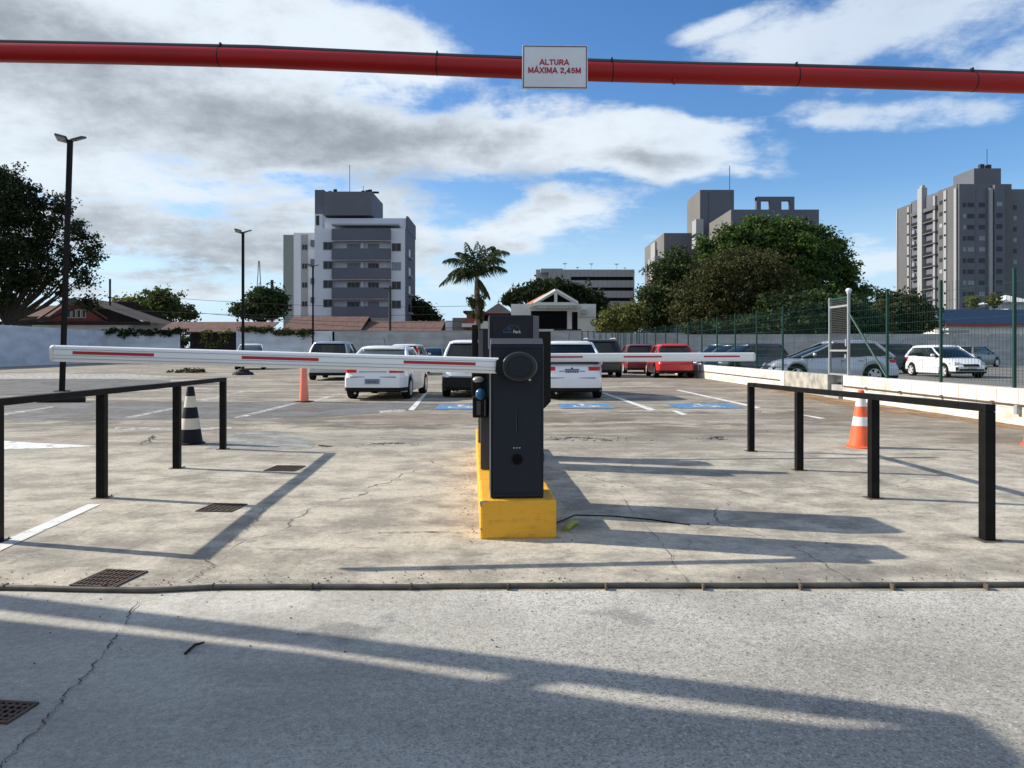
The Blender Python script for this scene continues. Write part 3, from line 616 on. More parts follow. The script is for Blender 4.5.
for i in range(4): child_box('balcony', M['b_strip'], gb, xx(664, 138)-1.0, xx(664, 138)-.01, 142, 149, zz(259+17*i, 138), zz(253+17*i, 138)); child_box('side_window', M['win'], gb, xx(664, 138)-.07, xx(664, 138)-.01, 144, 148, zz(252+17*i, 138), zz(245+17*i, 138))
child_box('pale_column', M['b_strip'], gb, xx(664, 138)-.35, xx(664, 138)-.02, 145, 149.5, 0, zz(236, 138))
child_box('side_window', M['win'], gb, xx(700, 135)-.07, xx(700, 135)-.01, 139, 141, zz(228, 135), zz(219, 135))
window(gb, xx(740, ZM), xx(751, ZM), zz(225, ZM), zz(219, ZM), ZM, gm=M['b_strip'])
MB().tube([(xx(729.6, 136), 136, zz(191, 136)), (xx(729.6, 136), 136, zz(166, 136))], .07, 5).build('antenna', M['wire'], gb, world=True)

# --- tower block on the right
Z4 = 187.0; X = lambda p: xx(p, Z4); H = lambda p: zz(p, Z4); XS = X(957)
tw = T('tower_building', 'tall grey residential tower with stacked balconies on the right', 'building', (X(985), Z4, 0))
ZS = lambda p: XS*F/(p-512)
def depth_box(name, m, pa, pb, x0, x1, z0, z1): return child_box(name, m, tw, x0, x1, ZS(pb), ZS(pa), z0, z1)
depth_box('wall', M['b_right'], 897, 911, XS, XS+14, 0, H(187)); depth_box('balcony_recess', M['b_dark'], 911, 938, XS+1.6, XS+14, 0, H(190))
depth_box('wall', M['b_right'], 938, 957, XS, XS+14, 0, H(184)); depth_box('pale_strip', M['b_strip'], 944.3, 947, XS-.25, XS-.01, 0, H(186.5)); depth_box('corner_strip', M['b_strip'], 954.8, 957.2, XS-.3, XS-.01, 0, H(188))
depth_box('pale_strip', M['b_strip'], 908, 909.6, XS-.25, XS-.01, 0, H(189.5)); depth_box('edge_strip', M['b_strip'], 897, 898, XS-.25, XS-.01, 0, H(188.5))
depth_box('pale_column', M['b_strip'], 920.5, 925, XS-.9, XS+.6, 0, H(175)); depth_box('chimney_cap', M['b_strip'], 921.5, 924, XS-.5, XS+.3, H(175)+.01, H(172))
depth_box('pale_column', M['b_strip'], 934.5, 936.3, XS-.4, XS+.4, 0, H(188))
fh = 3.05; n = 0
ztop = H(190)
while ztop-fh*(n+1) > 2:
    z = ztop-fh*(n+1)
    depth_box('balcony_slab', M['b_right' if n else 'b_right'], 912.5, 920.3, XS-.7, XS+1.58, z-.12, z+.75 if n == 0 else z+.12); depth_box('balcony_slab', M['b_right'], 925.3, 937.8, XS-.7, XS+1.58, z-.12, z+.85 if n == 0 else z+.14)
    if n:
        depth_box('balcony_rail', M['trim'], 913, 920, XS-.66, XS-.6, z+.14, z+.95); depth_box('balcony_rail', M['trim'], 926, 934, XS-.66, XS-.6, z+.16, z+.95)
        if n % 3 != 1: depth_box('balcony_screen', M['win_pale'], 912.6, 915, XS-.2, XS+.1, z+.2, z+2.1)
    depth_box('side_window', M['b_strip'] if n % 4 == 2 else M['win'], 939.5, 942.5, XS-.06, XS-.004, z+.7, z+1.7); depth_box('side_window', M['win'], 908, 909.6, XS-.31, XS-.255, z+1.0, z+1.6)
    depth_box('side_window', M['void'], 945, 946.8, XS-.31, XS-.255, z+1.1, z+1.6)
    n += 1
child_box('front_wall', M['b_tower'], tw, XS+.2, X(1001), Z4-.6, Z4+22, 0, H(184.5)); child_box('front_wing', M['b_tower'], tw, X(1001)+.02, X(1065), Z4+2.5, Z4+22, 0, H(187))
child_box('front_bay', M['b_dark'], tw, X(990.5), X(1001), Z4-1.6, Z4-.61, 0, H(186)); child_box('pale_strip', M['b_strip'], tw, X(986.2), X(989.6), Z4-1.3, Z4-.61, 0, H(189))
pxb('penthouse', M['b_tower'], tw, 974, 1001, Z4+5, 9, 168.3, 184.5); pxb('penthouse', M['b_right'], tw, 971, 973.9, Z4+7, 6, 170.5, 184.5)
pxb('roof_step', M['b_tower'], tw, 961, 1001, Z4+1, 12, 185, 188)
MB().tube([(xx(987, Z4+6), Z4+6, zz(168, Z4+6)), (xx(987, Z4+6), Z4+6, zz(149, Z4+6))], .09, 5).box(xx(978, Z4+6), xx(982, Z4+6), Z4+5, Z4+6, zz(169, Z4+6), zz(165, Z4+6)).box(xx(984.5, Z4+6), xx(989, Z4+6), Z4+5, Z4+6, zz(169, Z4+6), zz(165.5, Z4+6)).build('antenna', M['wire'], tw, world=True)
rnd = random.Random(11)
for n in range(12):
    z0, z1 = H(207.5+11.1*n), H(203.2+11.1*n)
    for a, b, yy in ((961.5, 964.5, -.6), (966, 972.5, -.6), (977.5, 983.5, -.6), (1002.5, 1005, 2.5), (1011, 1016.5, 2.5), (1020, 1023.5, 2.5)):
        r_ = rnd.random(); child_box('window', M['win_pale' if r_ < .32 else 'win'], tw, X(a), X(b), Z4+yy-.06, Z4+yy-.003, z0, z1)
    child_box('window', M['win_pale' if n in (0,) else 'win'], tw, X(992.5), X(998), Z4-1.66, Z4-1.605, z0, z1+(.0))
for a, b in ((974.2, 976), (984.6, 985.6)): child_box('dark_groove', M['b_dark'], tw, X(a), X(b), Z4-.66, Z4-.605, 0, H(188))
child_box('dark_groove', M['void'], tw, X(1007), X(1010), Z4+2.44, Z4+2.495, 0, H(189))

# --- blue fronted shop on the right
Z5 = 92.0; X = lambda p: xx(p, Z5); H = lambda p: zz(p, Z5)
bs = T('blue_fronted_shop', 'low shop with long blue fascia and red trim below the tower', 'building', (X(1000), Z5, 0))
child_box('wall', M['house_white'], bs, X(950), X(1120), Z5+.3, Z5+12, 0, H(326)); child_box('fascia', M['awning_blue'], bs, X(943), X(1120), Z5, Z5+12, H(324), H(309.5)); child_box('red_band', M['fascia_red'], bs, X(945), X(1120), Z5-.15, Z5-.01, H(326.5), H(324.2))
child_box('pale_canopy', M['b_strip'], bs, X(934), X(962), Z5-1.5, Z5-.2, H(333), H(330.5))
ht = T('rooftop_hut', 'small pale hut with pyramid roof above the blue fascia', 'hut', (X(1020), Z5+6, H(309.5)))
pxb('wall', M['house_white'], ht, 1010, 1033, Z5+4, 4, 302, 312); 
x0, x1, a, b = xx(1005, Z5+3), xx(1038, Z5+3), zz(302, Z5+3), zz(295, Z5+6); y0, y1 = Z5+3, Z5+9
MB().add([(x0,y0,a),(x1,y0,a),(x1,y1,a),(x0,y1,a),((x0+x1)/2,(y0+y1)/2,b)], [(3,2,1,0),(0,1,4),(1,2,4),(2,3,4),(3,0,4)]).build('roof', M['house_white'], ht, world=True)

# --- terracotta roofed sheds
Z6 = 84.0; X = lambda p: xx(p, Z6); H = lambda p: zz(p, Z6)
def shed(name, label, p0, p1, ye, yr, zf, m, wallm, door=None, dpt=5):
    X_ = lambda p: xx(p, zf); H_ = lambda p: zz(p, zf)
    r = T(name, label, 'building', (X_((p0+p1)/2), zf, 0))
    child_box('wall', wallm, r, X_(p0)+.2, X_(p1)-.2, zf+.6, zf+dpt+3, 0, H_(ye)-.05)
    a, b = H_(ye), H_(yr); y0, y1 = zf, zf+dpt
    MB().add([(X_(p0), y0, a), (X_(p1), y0, a), (X_(p1), y1, b), (X_(p0), y1, b), (X_(p0), y0, a-.12), (X_(p1), y0, a-.12), (X_(p1), y1, b-.12), (X_(p0), y1, b-.12), (X_(p0), y1+dpt, a), (X_(p1), y1+dpt, a)],
             [(0,1,2,3), (7,6,5,4), (0,4,5,1), (1,5,6,2), (3,7,4,0), (3,2,9,8)]).build('roof', m, r, world=True)
    if door: child_box('door', M['void'], r, X_(door[0]), X_(door[1]), zf-.04, zf-.0, H_(door[3]), H_(door[2]))
    return r
shed('tiled_shed', 'long shed with sloping terracotta tile roof in front of the pale apartments', 281, 361, 329.8, 314.5, 84, M['terra'], M['brickred'])
shed('tiled_shed', 'darker terracotta roofed shed right of the pale apartments', 361.3, 441, 330.5, 319.5, 84.5, M['terra'], M['brickred'])
shed('tiled_shed', 'low brown roofed shed behind the ivy wall on the left', 205, 245, 330, 321, 86, M['terra'], M['roof_dark'])

# --- gabled house on the left
Z7 = 88.0; X = lambda p: xx(p, Z7); H = lambda p: zz(p, Z7)
gh = T('gabled_house', 'old house with red gable wall and dark tiled roof on the left', 'house', (X(75), Z7, 0))
child_box('wall', M['house_white'], gh, X(30), X(130), Z7+.4, Z7+10, 0, H(321))
MB().prism([(X(42), H(320.9)), (X(104), H(320.9)), (X(72.5), H(299.5))], Z7+.1, Z7+9).build('gable_wall', M['brickred'], gh, world=True)
MB().prism([(X(60), H(304.8)), (X(86), H(305.5)), (X(72.5), H(297.8))], Z7-.15, Z7+.09).build('gable_top', M['b_conc'], gh, world=True)
MB().tube([(X(36), Z7-.1, H(321)), (X(70), Z7-.1, H(298.5))], .16, 4).tube([(X(74), Z7-.1, H(298)), (X(108), Z7-.1, H(319))], .12, 4).build('barge_board', M['terra'], gh, world=True)
mb = MB(); mb.add([(X(72), Z7-.3, H(296.5)), (X(148), Z7-.3, H(322.5)), (X(148), Z7+9, H(322.5)), (X(95), Z7+9, H(297)), (X(72), Z7+9, H(297))], [(0,1,2,3,4)]); mb.add([(X(72.4), Z7+.2, H(297.6)), (X(104), Z7+.2, H(321)), (X(148), Z7+.2, H(323.5))], [(0,1,2)])
mb.build('roof', M['roof_dark'], gh, world=True)
MB().add([(X(4), Z7+1, H(316)), (X(52), Z7+1, H(316)), (X(62), Z7+5, H(303)), (X(10), Z7+5, H(303)), (X(4), Z7+1, H(317)), (X(52), Z7+1, H(317))], [(0,1,2,3), (0,4,5,1)]).build('side_roof', M['terra'], gh, world=True)
child_box('side_wall', M['b_conc'], gh, X(2), X(36), Z7+1.5, Z7+8, 0, H(316.5))
child_box('eave', M['roof_dark'], gh, X(0), X(150), Z7-.5, Z7+.05, H(325), H(321.5))
for k in range(4): window(gh, X(66.5+5*k), X(70.6+5*k), H(318), H(309.5), Z7+.1, fm=M['house_white'], split=0)
# --- white house with gable and dark garage opening
Z8 = 84.0; X = lambda p: xx(p, Z8); H = lambda p: zz(p, Z8)
wh = T('white_house', 'small white house with open gable behind the ticket pillar', 'house', (X(553), Z8, 0))
child_box('wall', M['house_white'], wh, X(511), X(596), Z8, Z8+9, 0, H(304))
gm = MB(); A, B_, C_ = (X(518), H(304)+.01), (X(577), H(304)+.01), (X(555.5), H(290))
gm.tube([(X(534), Z8-.4, H(303.4)), (X(555.5), Z8-.4, H(290.8))], .24, 4); gm.tube([(X(555.5), Z8-.4, H(290.8)), (X(577), Z8-.4, H(303.4))], .24, 4); gm.box(X(554), X(557), Z8-.5, Z8-.25, H(303.5), H(291)); gm.box(X(533), X(578), Z8-.55, Z8-.02, H(305.8), H(302.6))
gm.build('gable_frame', M['house_white'], wh, world=True)
MB().prism([(X(536), H(303)), (X(575), H(303)), (X(555.5), H(291.6))], Z8-.1, Z8-.02).build('gable_opening', M['void'], wh, world=True)
MB().add([(X(555.5), Z8-.3, H(290.3)), (X(532), Z8-.3, H(303.8)), (X(520), Z8+7, H(303.8)), (X(545), Z8+7, H(290.3))], [(0,1,2,3)]).add([(X(555.5), Z8-.3, H(290.2)), (X(578.5), Z8-.3, H(303.8)), (X(566), Z8+7, H(303.8)), (X(545), Z8+7, H(290.2))], [(0,1,2,3)]).build('roof', M['terra_bright'], wh, world=True)
child_box('canopy', M['block'], wh, X(529.5), X(580), Z8-1.3, Z8-.56, H(309), H(307)); child_box('garage_opening', M['void'], wh, X(531), X(567), Z8-.06, Z8-.004, H(329), H(311)); child_box('door', M['void'], wh, X(572), X(577.5), Z8-.06, Z8-.004, H(330), H(312))
child_box('air_conditioner', M['galv'], wh, X(581), X(586.5), Z8-.5, Z8-.01, H(314), H(309.8)); child_box('balustrade', M['black_metal'], wh, X(553), X(580), Z8-1.5, Z8-1.4, H(333), H(329.5))
child_box('wall_line', M['b_conc'], wh, X(578.5), X(595.5), Z8-.03, Z8-.003, H(317.3), H(316.9))
hut = T('dark_roofed_hut', 'brown hut with dark pyramid roof right behind the palm trunk', 'hut', (X(488), Z8+1, 0))
child_box('wall', M['brickred'], hut, X(466), X(509), Z8+1, Z8+7, 0, H(313.5)); child_box('opening', M['void'], hut, X(484), X(507), Z8+.93, Z8+.99, H(325), H(315)); child_box('lower_wall', M['house_white'], hut, X(474), X(511), Z8+.5, Z8+.9, 0, H(321))
x0, x1, y0, y1, a, b = X(483), X(513), Z8, Z8+8, H(313.3), H(300.6)
MB().add([(x0,y0,a),(x1,y0,a),(x1,y1,a),(x0,y1,a),(X(498),Z8+4,b)], [(3,2,1,0),(0,1,4),(1,2,4),(2,3,4),(3,0,4)]).box(X(463), X(484), Z8+.2, Z8+6, H(312.6), H(310.6)).build('roof', M['roof_dark'], hut, world=True)
bx = T('flat_roofed_annex', 'low plain concrete annex left of the palm trunk', 'building', (X(455), Z8+2, 0))
child_box('wall', M['b_conc'], bx, X(451), X(466), Z8+2, Z8+7, 0, H(317)); child_box('wall', M['b_white'], bx, X(443), X(450.9), Z8+3, Z8+7, 0, H(319.5)); child_box('parasol_roof', M['house_white'], bx, X(462), X(475), Z8-.3, Z8+1.9, H(327), H(323.5))

# --- canopy left of and behind the camera; it shades the driveway
ca = T('entrance_canopy', 'metal canopy with front beam beside the driveway, outside the frame', 'canopy', (-6.5, 1.5, 0))
hC = 3.0; dx, dy = -SUN.x/SUN.z*hC, -SUN.y/SUN.z*hC       # where height hC throws its shadow
def src(px, py, dz=0): p = P(px, py); return Vector((p.x-dx, p.y-dy, hC))
e0, e1, e2, e3 = src(-40, 590), src(300, 632), src(822, 697), src(955, 715)
f0, f1, f2, f3 = src(-40, 606), src(300, 648), src(700, 702), src(905, 727.5)
g0, g1, g2, g3 = src(-40, 616), src(300, 653), src(655, 709), src(880, 733)
far = e0+(e0-e1)*1.6
mb = MB(); beam = [e0+(e0-e1)*1.6, e0, e1, e2, e3]; beam2 = [f0+(f0-f1)*1.6, f0, f1, f2, f3]
mb.slab([(p.x, p.y) for p in beam]+[(p.x, p.y) for p in beam2[::-1]], hC-.03, hC+.03); mb.build('front_beam', M['galv'], ca, world=True)
roof = [g0+(g0-g1)*1.6, g0, g1, g2, g3]
c1 = src(962, 718); c2 = src(990, 739); c3 = src(1020, 764); c4 = src(1035, 830)
MB().slab([(p.x, p.y) for p in roof]+[(p.x, p.y) for p in (src(915, 731), src(940, 740), c3, c4)]+[(c4.x-.2, -3.5), (roof[0].x, -3.5)], hC-.06, hC+.02).build('roof', M['galv'], ca, world=True)
MB().slab([(p.x, p.y) for p in (e3, c1, c2, c3, src(940, 740), src(915, 731), src(912, 727.5), f3)], hC-.029, hC+.029).build('side_beam', M['galv'], ca, world=True)
for a, b, w in ((.62, .70, .1), (-.9, -.8, .1), (1.5, 1.6, 0)):
    q0, q1 = f1.lerp(f2, a), f1.lerp(f2, b); r0, r1 = g1.lerp(g2, a), g1.lerp(g2, b)
    MB().slab([(q0.x, q0.y), (q1.x, q1.y), (r1.x, r1.y), (r0.x, r0.y)], hC-.05, hC-.0).build('bracket', M['galv'], ca, world=True)
for x, y in ((e3.x-.4, e3.y-.35), (e0.x-1, e0.y-.5), (e3.x-.5, -3.2), (e0.x-1, -3.2)): MB().box(x-.06, x+.06, y-.06, y+.06, 0, hC-.062).build('post', M['galv'], ca, world=True)
# ================================================================ VEGETATION
def leaves(name, parent, m, blobs, n, size, seed, clump=.9, per=26, droop=0.0, aspect=1.6, shell=.45):
    """many leaf faces gathered in clumps through the volume of the given ellipsoids (local coordinates)"""
    rg = np.random.default_rng(seed); nb = len(blobs); B = np.array([b[:6] for b in blobs], float)
    vol = (B[:, 3]*B[:, 4]*B[:, 5])**.75; pr = vol/vol.sum(); nc = max(8, n//per)
    bi = rg.choice(nb, nc, p=pr); d = rg.normal(size=(nc, 3)); d /= np.linalg.norm(d, axis=1)[:, None]
    rad = shell+(1.06-shell)*rg.random(nc)**.7
    # lumpy outline
    ph = rg.random((nb, 3))*6.28; lump = 1+.13*np.sin(d[:, 0]*5+ph[bi, 0])*np.sin(d[:, 1]*5+ph[bi, 1])+.12*np.sin(d[:, 2]*7+ph[bi, 2])
    lump *= 1+.22*(rg.random(nc)-.35)
    cc = B[bi, :3]+d*(rad*lump)[:, None]*B[bi, 3:6]
    cs = clump*(.5+rg.random(nc)); k = np.repeat(np.arange(nc), per)
    off = rg.normal(size=(len(k), 3))*.5; off[:, 2] *= .6
    pos = cc[k]+off*cs[k][:, None]; N = len(pos)
    u = rg.normal(size=(N, 3)); u[:, 2] -= droop; u /= np.linalg.norm(u, axis=1)[:, None]
    w = rg.normal(size=(N, 3)); v = np.cross(u, w); v /= np.linalg.norm(v, axis=1)[:, None]
    s = (size*(.55+.9*rg.random(N)))[:, None]
    V = np.stack([pos-u*s*aspect*.5, pos+v*s*.5, pos+u*s*aspect*.5, pos-v*s*.5], 1).reshape(-1, 3)
    me = bpy.data.meshes.new(name); me.vertices.add(N*4); me.vertices.foreach_set('co', V.ravel().astype(np.float32))
    me.loops.add(N*4); me.loops.foreach_set('vertex_index', np.arange(N*4, dtype=np.int32)); me.polygons.add(N)
    me.polygons.foreach_set('loop_start', np.arange(0, N*4, 4, dtype=np.int32)); me.polygons.foreach_set('loop_total', np.full(N, 4, dtype=np.int32))
    me.materials.append(m); me.update(); me.validate()
    o = bpy.data.objects.new(name, me); COL.objects.link(o)
    if parent: o.parent = parent
    return o
def tree(name, label, bx, Z, blobs, m, n, size, seed, grp=None, trunk_r=.35, trunk_x=None, clump=.9, shell=.45, limbs=None, cat='tree', branches=True, **kw):
    """blobs in picture pixels at distance Z: (px, py, rx, ry, dz)"""
    k = Z/F; r = T(name, label, cat, (xx(bx, Z), Z, 0), 0, grp); bl = []
    for b in blobs:
        px, py, rx, ry = b[:4]; dz = b[4] if len(b) > 4 else 0
        bl.append((xx(px, Z)-r.location.x, dz, zz(py, Z), rx*k, (rx+ry)/2*k*.9, ry*k))
    zc = max(1.2, min(b[2]-b[5]*.2 for b in bl)*.7); mb = MB(); rnd = random.Random(seed)
    if branches:
        top = Vector((rnd.uniform(-.3, .3), 0, zc)); mb.tube([(0, 0, -.1), (.05, 0, zc*.4), top], [trunk_r*1.25, trunk_r, trunk_r*.85], 9)
        for b in bl:
            c = Vector(b[:3]); 
            for q in range(3 if len(bl) < 9 else 2):
                e = c+Vector((rnd.uniform(-.6, .6)*b[3], rnd.uniform(-.5, .5)*b[4], rnd.uniform(-.1, .75)*b[5])); mid = top.lerp(e, .5)+Vector((0, 0, -.08*(e-top).length))
                mb.tube([top-Vector((0, 0, .2)), mid, e], [trunk_r*.5, trunk_r*.28, trunk_r*.06], 6)
        mb.build('trunk', M['bark'], r, smooth=True)
    leaves('crown', r, m, bl, n, size, seed, clump, shell=shell, **kw); return r
tree('large_tree', 'large dark tree rising above the left wall behind the nearest lamp', 8, 78,
     [(-20,205,44,38), (14,208,30,26), (6,180,22,14), (36,202,16,14), (-10,262,44,40), (28,250,30,26), (44,226,20,18), (62,206,12,12), (78,232,15,13), (91,252,12,15), (70,258,14,13), (84,277,13,11), (64,290,10,12), (88,303,12,8), (28,285,20,16), (4,300,16,12), (-50,230,50,60), (50,274,14,14)],
     M['leaf_dark'], 80000, .18, 1, trunk_r=.38, clump=.66, shell=.12)
tg = 'big trees behind the wire fence'
tree('broadleaf_tree', 'largest bright green tree whose crown hides the grey building', 785, 88,
     [(768,240,30,20), (738,250,26,20), (795,258,38,28), (828,262,20,18), (846,276,13,15), (712,262,18,16), (756,226,14,9), (790,228,15,10), (815,236,14,11), (728,234,10,8), (838,246,9,7), (790,300,56,34), (848,304,17,18), (690,272,12,12), (864,296,8,9), (862,312,9,10), (704,246,9,8)],
     M['leaf_bright'], 90000, .21, 2, grp=tg, trunk_r=.7, clump=.72, shell=.45)
tree('olive_tree', 'brownish olive tree standing in front of the largest green tree', 742, 79,
     [(735,278,42,26), (710,300,38,26), (765,290,34,32), (690,315,22,16), (735,315,50,20), (745,262,22,12)], M['leaf_olive'], 52000, .17, 3, grp=tg, trunk_r=.4, clump=.7, shell=.4)
tree('conifer_tree', 'dark feathery tree at the left side of the big green tree', 668, 84,
     [(676,262,14,14), (668,278,20,18), (662,300,24,20), (655,318,22,16), (690,290,12,30)], M['leaf_pine'], 34000, .17, 4, grp=tg, trunk_r=.35, clump=.7, shell=.3, droop=.5)
tree('broadleaf_tree', 'dense dark green undergrowth tree behind the fence gate', 822, 74,
     [(812,312,44,20), (850,318,22,14), (775,322,34,12), (866,324,16,12)], M['leaf_pine'], 16000, .22, 5, grp=tg, trunk_r=.3, clump=.7, branches=True)
tree('hedge', 'low dark hedge row growing behind the corrugated wall', 760, 72, [(700+i*22, 330-(i%3)*2, 15, 8) for i in range(9)], M['leaf_pine'], 9000, .2, 55, trunk_r=.1, clump=.5, cat='hedge', branches=False, shell=.1)
tree('young_tree', 'yellow green shrub tree left of the dark feathery tree', 620, 80, [(620,318,16,12), (606,322,10,10), (634,314,12,12), (628,326,16,6)], M['leaf_yellow'], 6000, .20, 6, trunk_r=.12, clump=.6, shell=.2)
tree('broadleaf_tree', 'brown green bushy tree between the gate and the tower', 900, 82, [(886,305,14,14), (902,312,20,18), (920,318,16,14), (880,322,20,12), (908,324,24,9)], M['leaf_olive'], 15000, .22, 7, trunk_r=.3, clump=.7)
tree('broadleaf_tree', 'small round tree left of the pale apartments', 262, 100, [(262,305,18,15), (275,303,12,12), (248,310,14,8), (262,296,9,8)], M['leaf_pine'], 9000, .28, 8, trunk_r=.3, clump=.8)
tree('broadleaf_tree', 'scruffy tree behind the old house roof', 170, 105, [(166,303,14,12), (180,312,14,8), (152,308,10,10), (160,296,8,7), (190,315,6,5)], M['leafy'], 6500, .28, 9, trunk_r=.25, clump=.8, shell=.15)
tree('broadleaf_tree', 'thin pale tree just right of the dark house roof', 132, 108, [(128,303,9,8), (142,300,8,8), (138,312,12,6), (118,302,6,5)], M['leaf_yellow'], 2600, .26, 10, trunk_r=.18, clump=.8, shell=.15)
tree('broadleaf_tree', 'low dark tree at the right foot of the pale apartments', 422, 118, [(420,312,9,9), (430,318,9,5), (416,305,4,6)], M['leaf_dark'], 3500, .3, 12, trunk_r=.25, clump=.8)
tree('fern_tree', 'dark spreading tree behind the white house roof', 552, 95, [(550,289,20,7), (526,294,13,5), (577,294,12,7), (510,299,6,4), (598,312,6,17)], M['leaf_dark'], 10000, .26, 13, trunk_r=.3, clump=.9, droop=.6, aspect=2.6)
for i, px in enumerate((973, 994)):
    t = tree('topiary_bush', ['round clipped bush above the blue fascia, left one of two', 'round clipped bush above the blue fascia, right one of two'][i], px, 96, [(px,301,5.5,6)], M['leaf_yellow'], 1800, .14, 20+i, grp='clipped bushes', trunk_r=.06, clump=.3, shell=.6, cat='bush', branches=False)
    MB().tube([(0, 0, zz(312, 96)), (0, 0, zz(302, 96))], .06, 6).build('trunk', M['bark'], t)
def ivy(label, blobs, Z, n, seed, m):
    r = T('ivy', label, 'plant', (xx(blobs[0][0], Z), Z, zz(334, Z))); k = Z/F
    leaves('foliage', r, m, [(xx(b[0], Z)-r.location.x, 0, zz(b[1], Z)-r.location.z, b[2]*k, .35, b[3]*k) for b in blobs], n, .14, seed, .3, shell=.1)
ivy('ragged ivy spilling over the back wall below the old house', [(112,331.5,10,3), (128,333,9,3.5), (145,332,12,3), (165,333,12,2.5), (178,331,8,2)], 75.9, 3600, 31, M['leaf_dark'])
ivy('creeper along the wall top right of the second lamp', [(262,330,12,2.5), (285,332,14,2.5), (305,333,10,3), (248,329,9,2)], 75.9, 3000, 32, M['leaf_olive'])
ivy('yellowish climber growing through the barred gate', [(207,335,7,8), (224,336,7,7), (214,344,10,5)], 76.3, 1500, 33, M['leaf_yellow'])
gr_ = leaves('weed_tuft', None, M['leaf_olive'], [(P(185, 373).x, P(185, 373).y, .08, .9, .25, .08), (P(195, 372.6).x, P(195, 372.6).y, .08, .7, .2, .1)], 700, .10, 34, .2); tag(gr_, 'low weeds growing from the paving on the left behind the boom', 'weeds')
# distant wooded skyline
mb = None
o = leaves('distant_trees', None, M['leaf_pine'], [(x, 420+40*math.sin(x*.013), 4, 26, 10, 7+4*math.sin(x*.05)+3*math.sin(x*.021)) for x in range(-380, 420, 30)], 30000, 1.6, 35, 3.0); o['kind'] = 'stuff'
# palm
def palm(px, Z, ytop, label):
    r = T('palm_tree', label, 'palm tree', (xx(px, Z), Z, 0)); zt = zz(ytop, Z); k = Z/F; rnd = random.Random(4)
    pts = [(.0, 0, 0), (.05, 0, zt*.5), (0, 0, zt*.84), (-.02, 0, zt)]
    MB().tube(pts, [.36, .31, .28, .18], 12).build('trunk', M['palm_bark'], r, smooth=True)
    MB().tube([(0, 0, zt*.72), (0, 0, zt*.9), (0, 0, zt+.4)], [.2, .25, .1], 12).build('crown_shaft', mat('palm_shaft', (.17, .13, .085), .7, c2=(.09, .08, .04), sc=(4, 4, .6)), r, smooth=True)
    fr = [(-33, -15, 20, -12), (-38, 8, 24, 0), (-22, -26, 16, 6), (-10, -33, 5, -20), (0, -38, 0, 8), (6, -36, 4, 20), (22, -30, 14, 12), (33, -24, 24, -4), (30, -6, 16, -14), (24, -20, 20, 18), (13, 20, 10, -4), (-14, -20, 20, -22), (-24, 2, 16, 20), (28, -14, 20, -20), (4, -14, 20, 26), (-30, -4, 20, 12), (18, -28, 18, -24)]
    for i, (ex, ey, lift, dy) in enumerate(fr):
        n = 22; rach = []; tip = Vector((ex*k, dy*k, -ey*k)); L_ = tip.length
        c = Vector((ex*.45*k, dy*.5*k, (-ey*.6+lift*.9)*k))
        for j in range(n+1):
            t = j/n; rach.append(Vector((0, 0, zt+.1))*1+c*2*t*(1-t)+tip*t*t)
        mb = MB(); mb.tube(rach[::3]+[rach[-1]], [.04]*len(rach[::3])+[.01], 5)
        for j in range(3, n+1):
            for q in range(3):
              for s in (-1, 1):
                a = rach[j-1].lerp(rach[min(j, n)], q/3); d = (rach[j]-rach[j-1]).normalized(); side = d.cross(Vector((0, 0, 1)))
                if side.length < .2: side = Vector((1, 0, 0))
                side.normalize(); ln = (.95*math.sin(math.pi*min(.97, (j/n)*.86+.12))+.18)*rnd.uniform(.95, 1.4)
                e = a+side*s*ln*.55+d*ln*.35+Vector((0, 0, -ln*rnd.uniform(.5, .95))); w = Vector((rnd.uniform(-1, 1), rnd.uniform(-1, 1), rnd.uniform(-.3, .3)))*.06
                m_ = a.lerp(e, .5)+Vector((0, 0, ln*.16)); mb.add([a-w, m_-w, e, m_+w, a+w], [(0, 1, 2, 3, 4)])
        mb.build('frond', M['leaf_palm'], r)
    for q in range(3):
        x, y = [(-.75, -.1), (.55, -.2), (.1, .3)][q]; leaves('seed_cluster', r, M['leaf_olive'], [(x*.75, y, zt*.745, .34, .34, .62)], 900, .09, 40+q, .2, droop=1.2, shell=.1)
    leaves('old_fronds', r, M['leaf_olive'], [(-.35, 0, zt*.66, .2, .2, 1.7), (.32, 0, zt*.64, .2, .2, 1.5)], 700, .12, 45, .2, droop=2, aspect=6, shell=.1)
palm(477, 72, 279, 'palm tree with drooping fronds above the barrier boom')

# ================================================================ POLES AND WIRES
def floodlamp(px, py, ytop, label, Z=None, lean=0, heads=(-1, 1), r=.06, base=True):
    p = P(px, py) if Z is None else Vector((xx(px, Z), Z, 0)); h = zz(ytop, p.y); o = T('floodlight_pole', label, 'lamp post', (p.x, p.y, 0), 0, 'floodlight poles in the lot')
    MB().tube([(0, 0, .02), (lean, 0, h)], r, 4, sq=True).build('pole', M['black_metal'], o)
    MB().box(-.17, .17, -.17, .17, .0, .03).build('base_plate', M['black_metal'], o)
    for s in heads:
        hd = MB(); Mx = Matrix.Translation((lean+s*.26, 0, h+.05)) @ Matrix.Rotation(R(-15*s), 4, 'Y') @ Matrix.Rotation(R(-30 if s < 0 else 12), 4, 'X')
        hd.box(-.19, .19, -.15, .15, -.035, .025, M=Mx); q = hd.build('lamp_head', M['lamp_head'], o, bevel=.01)
        MB().box(-.16, .16, -.12, .12, -.045, -.036, M=Mx).build('lens', M['lens'], q); MB().tube([(lean, 0, h-.06), (lean+s*.2, 0, h)], .025, 6).build('arm', M['black_metal'], o)
    return o
fl = floodlamp(62, 391.5, 140, 'nearest tall black floodlight pole, in front of the big left tree', lean=.26, r=.088)
floodlamp(243, 374, 232, 'second floodlight pole with concrete foot, between the left trees and the pale apartments', r=.085)
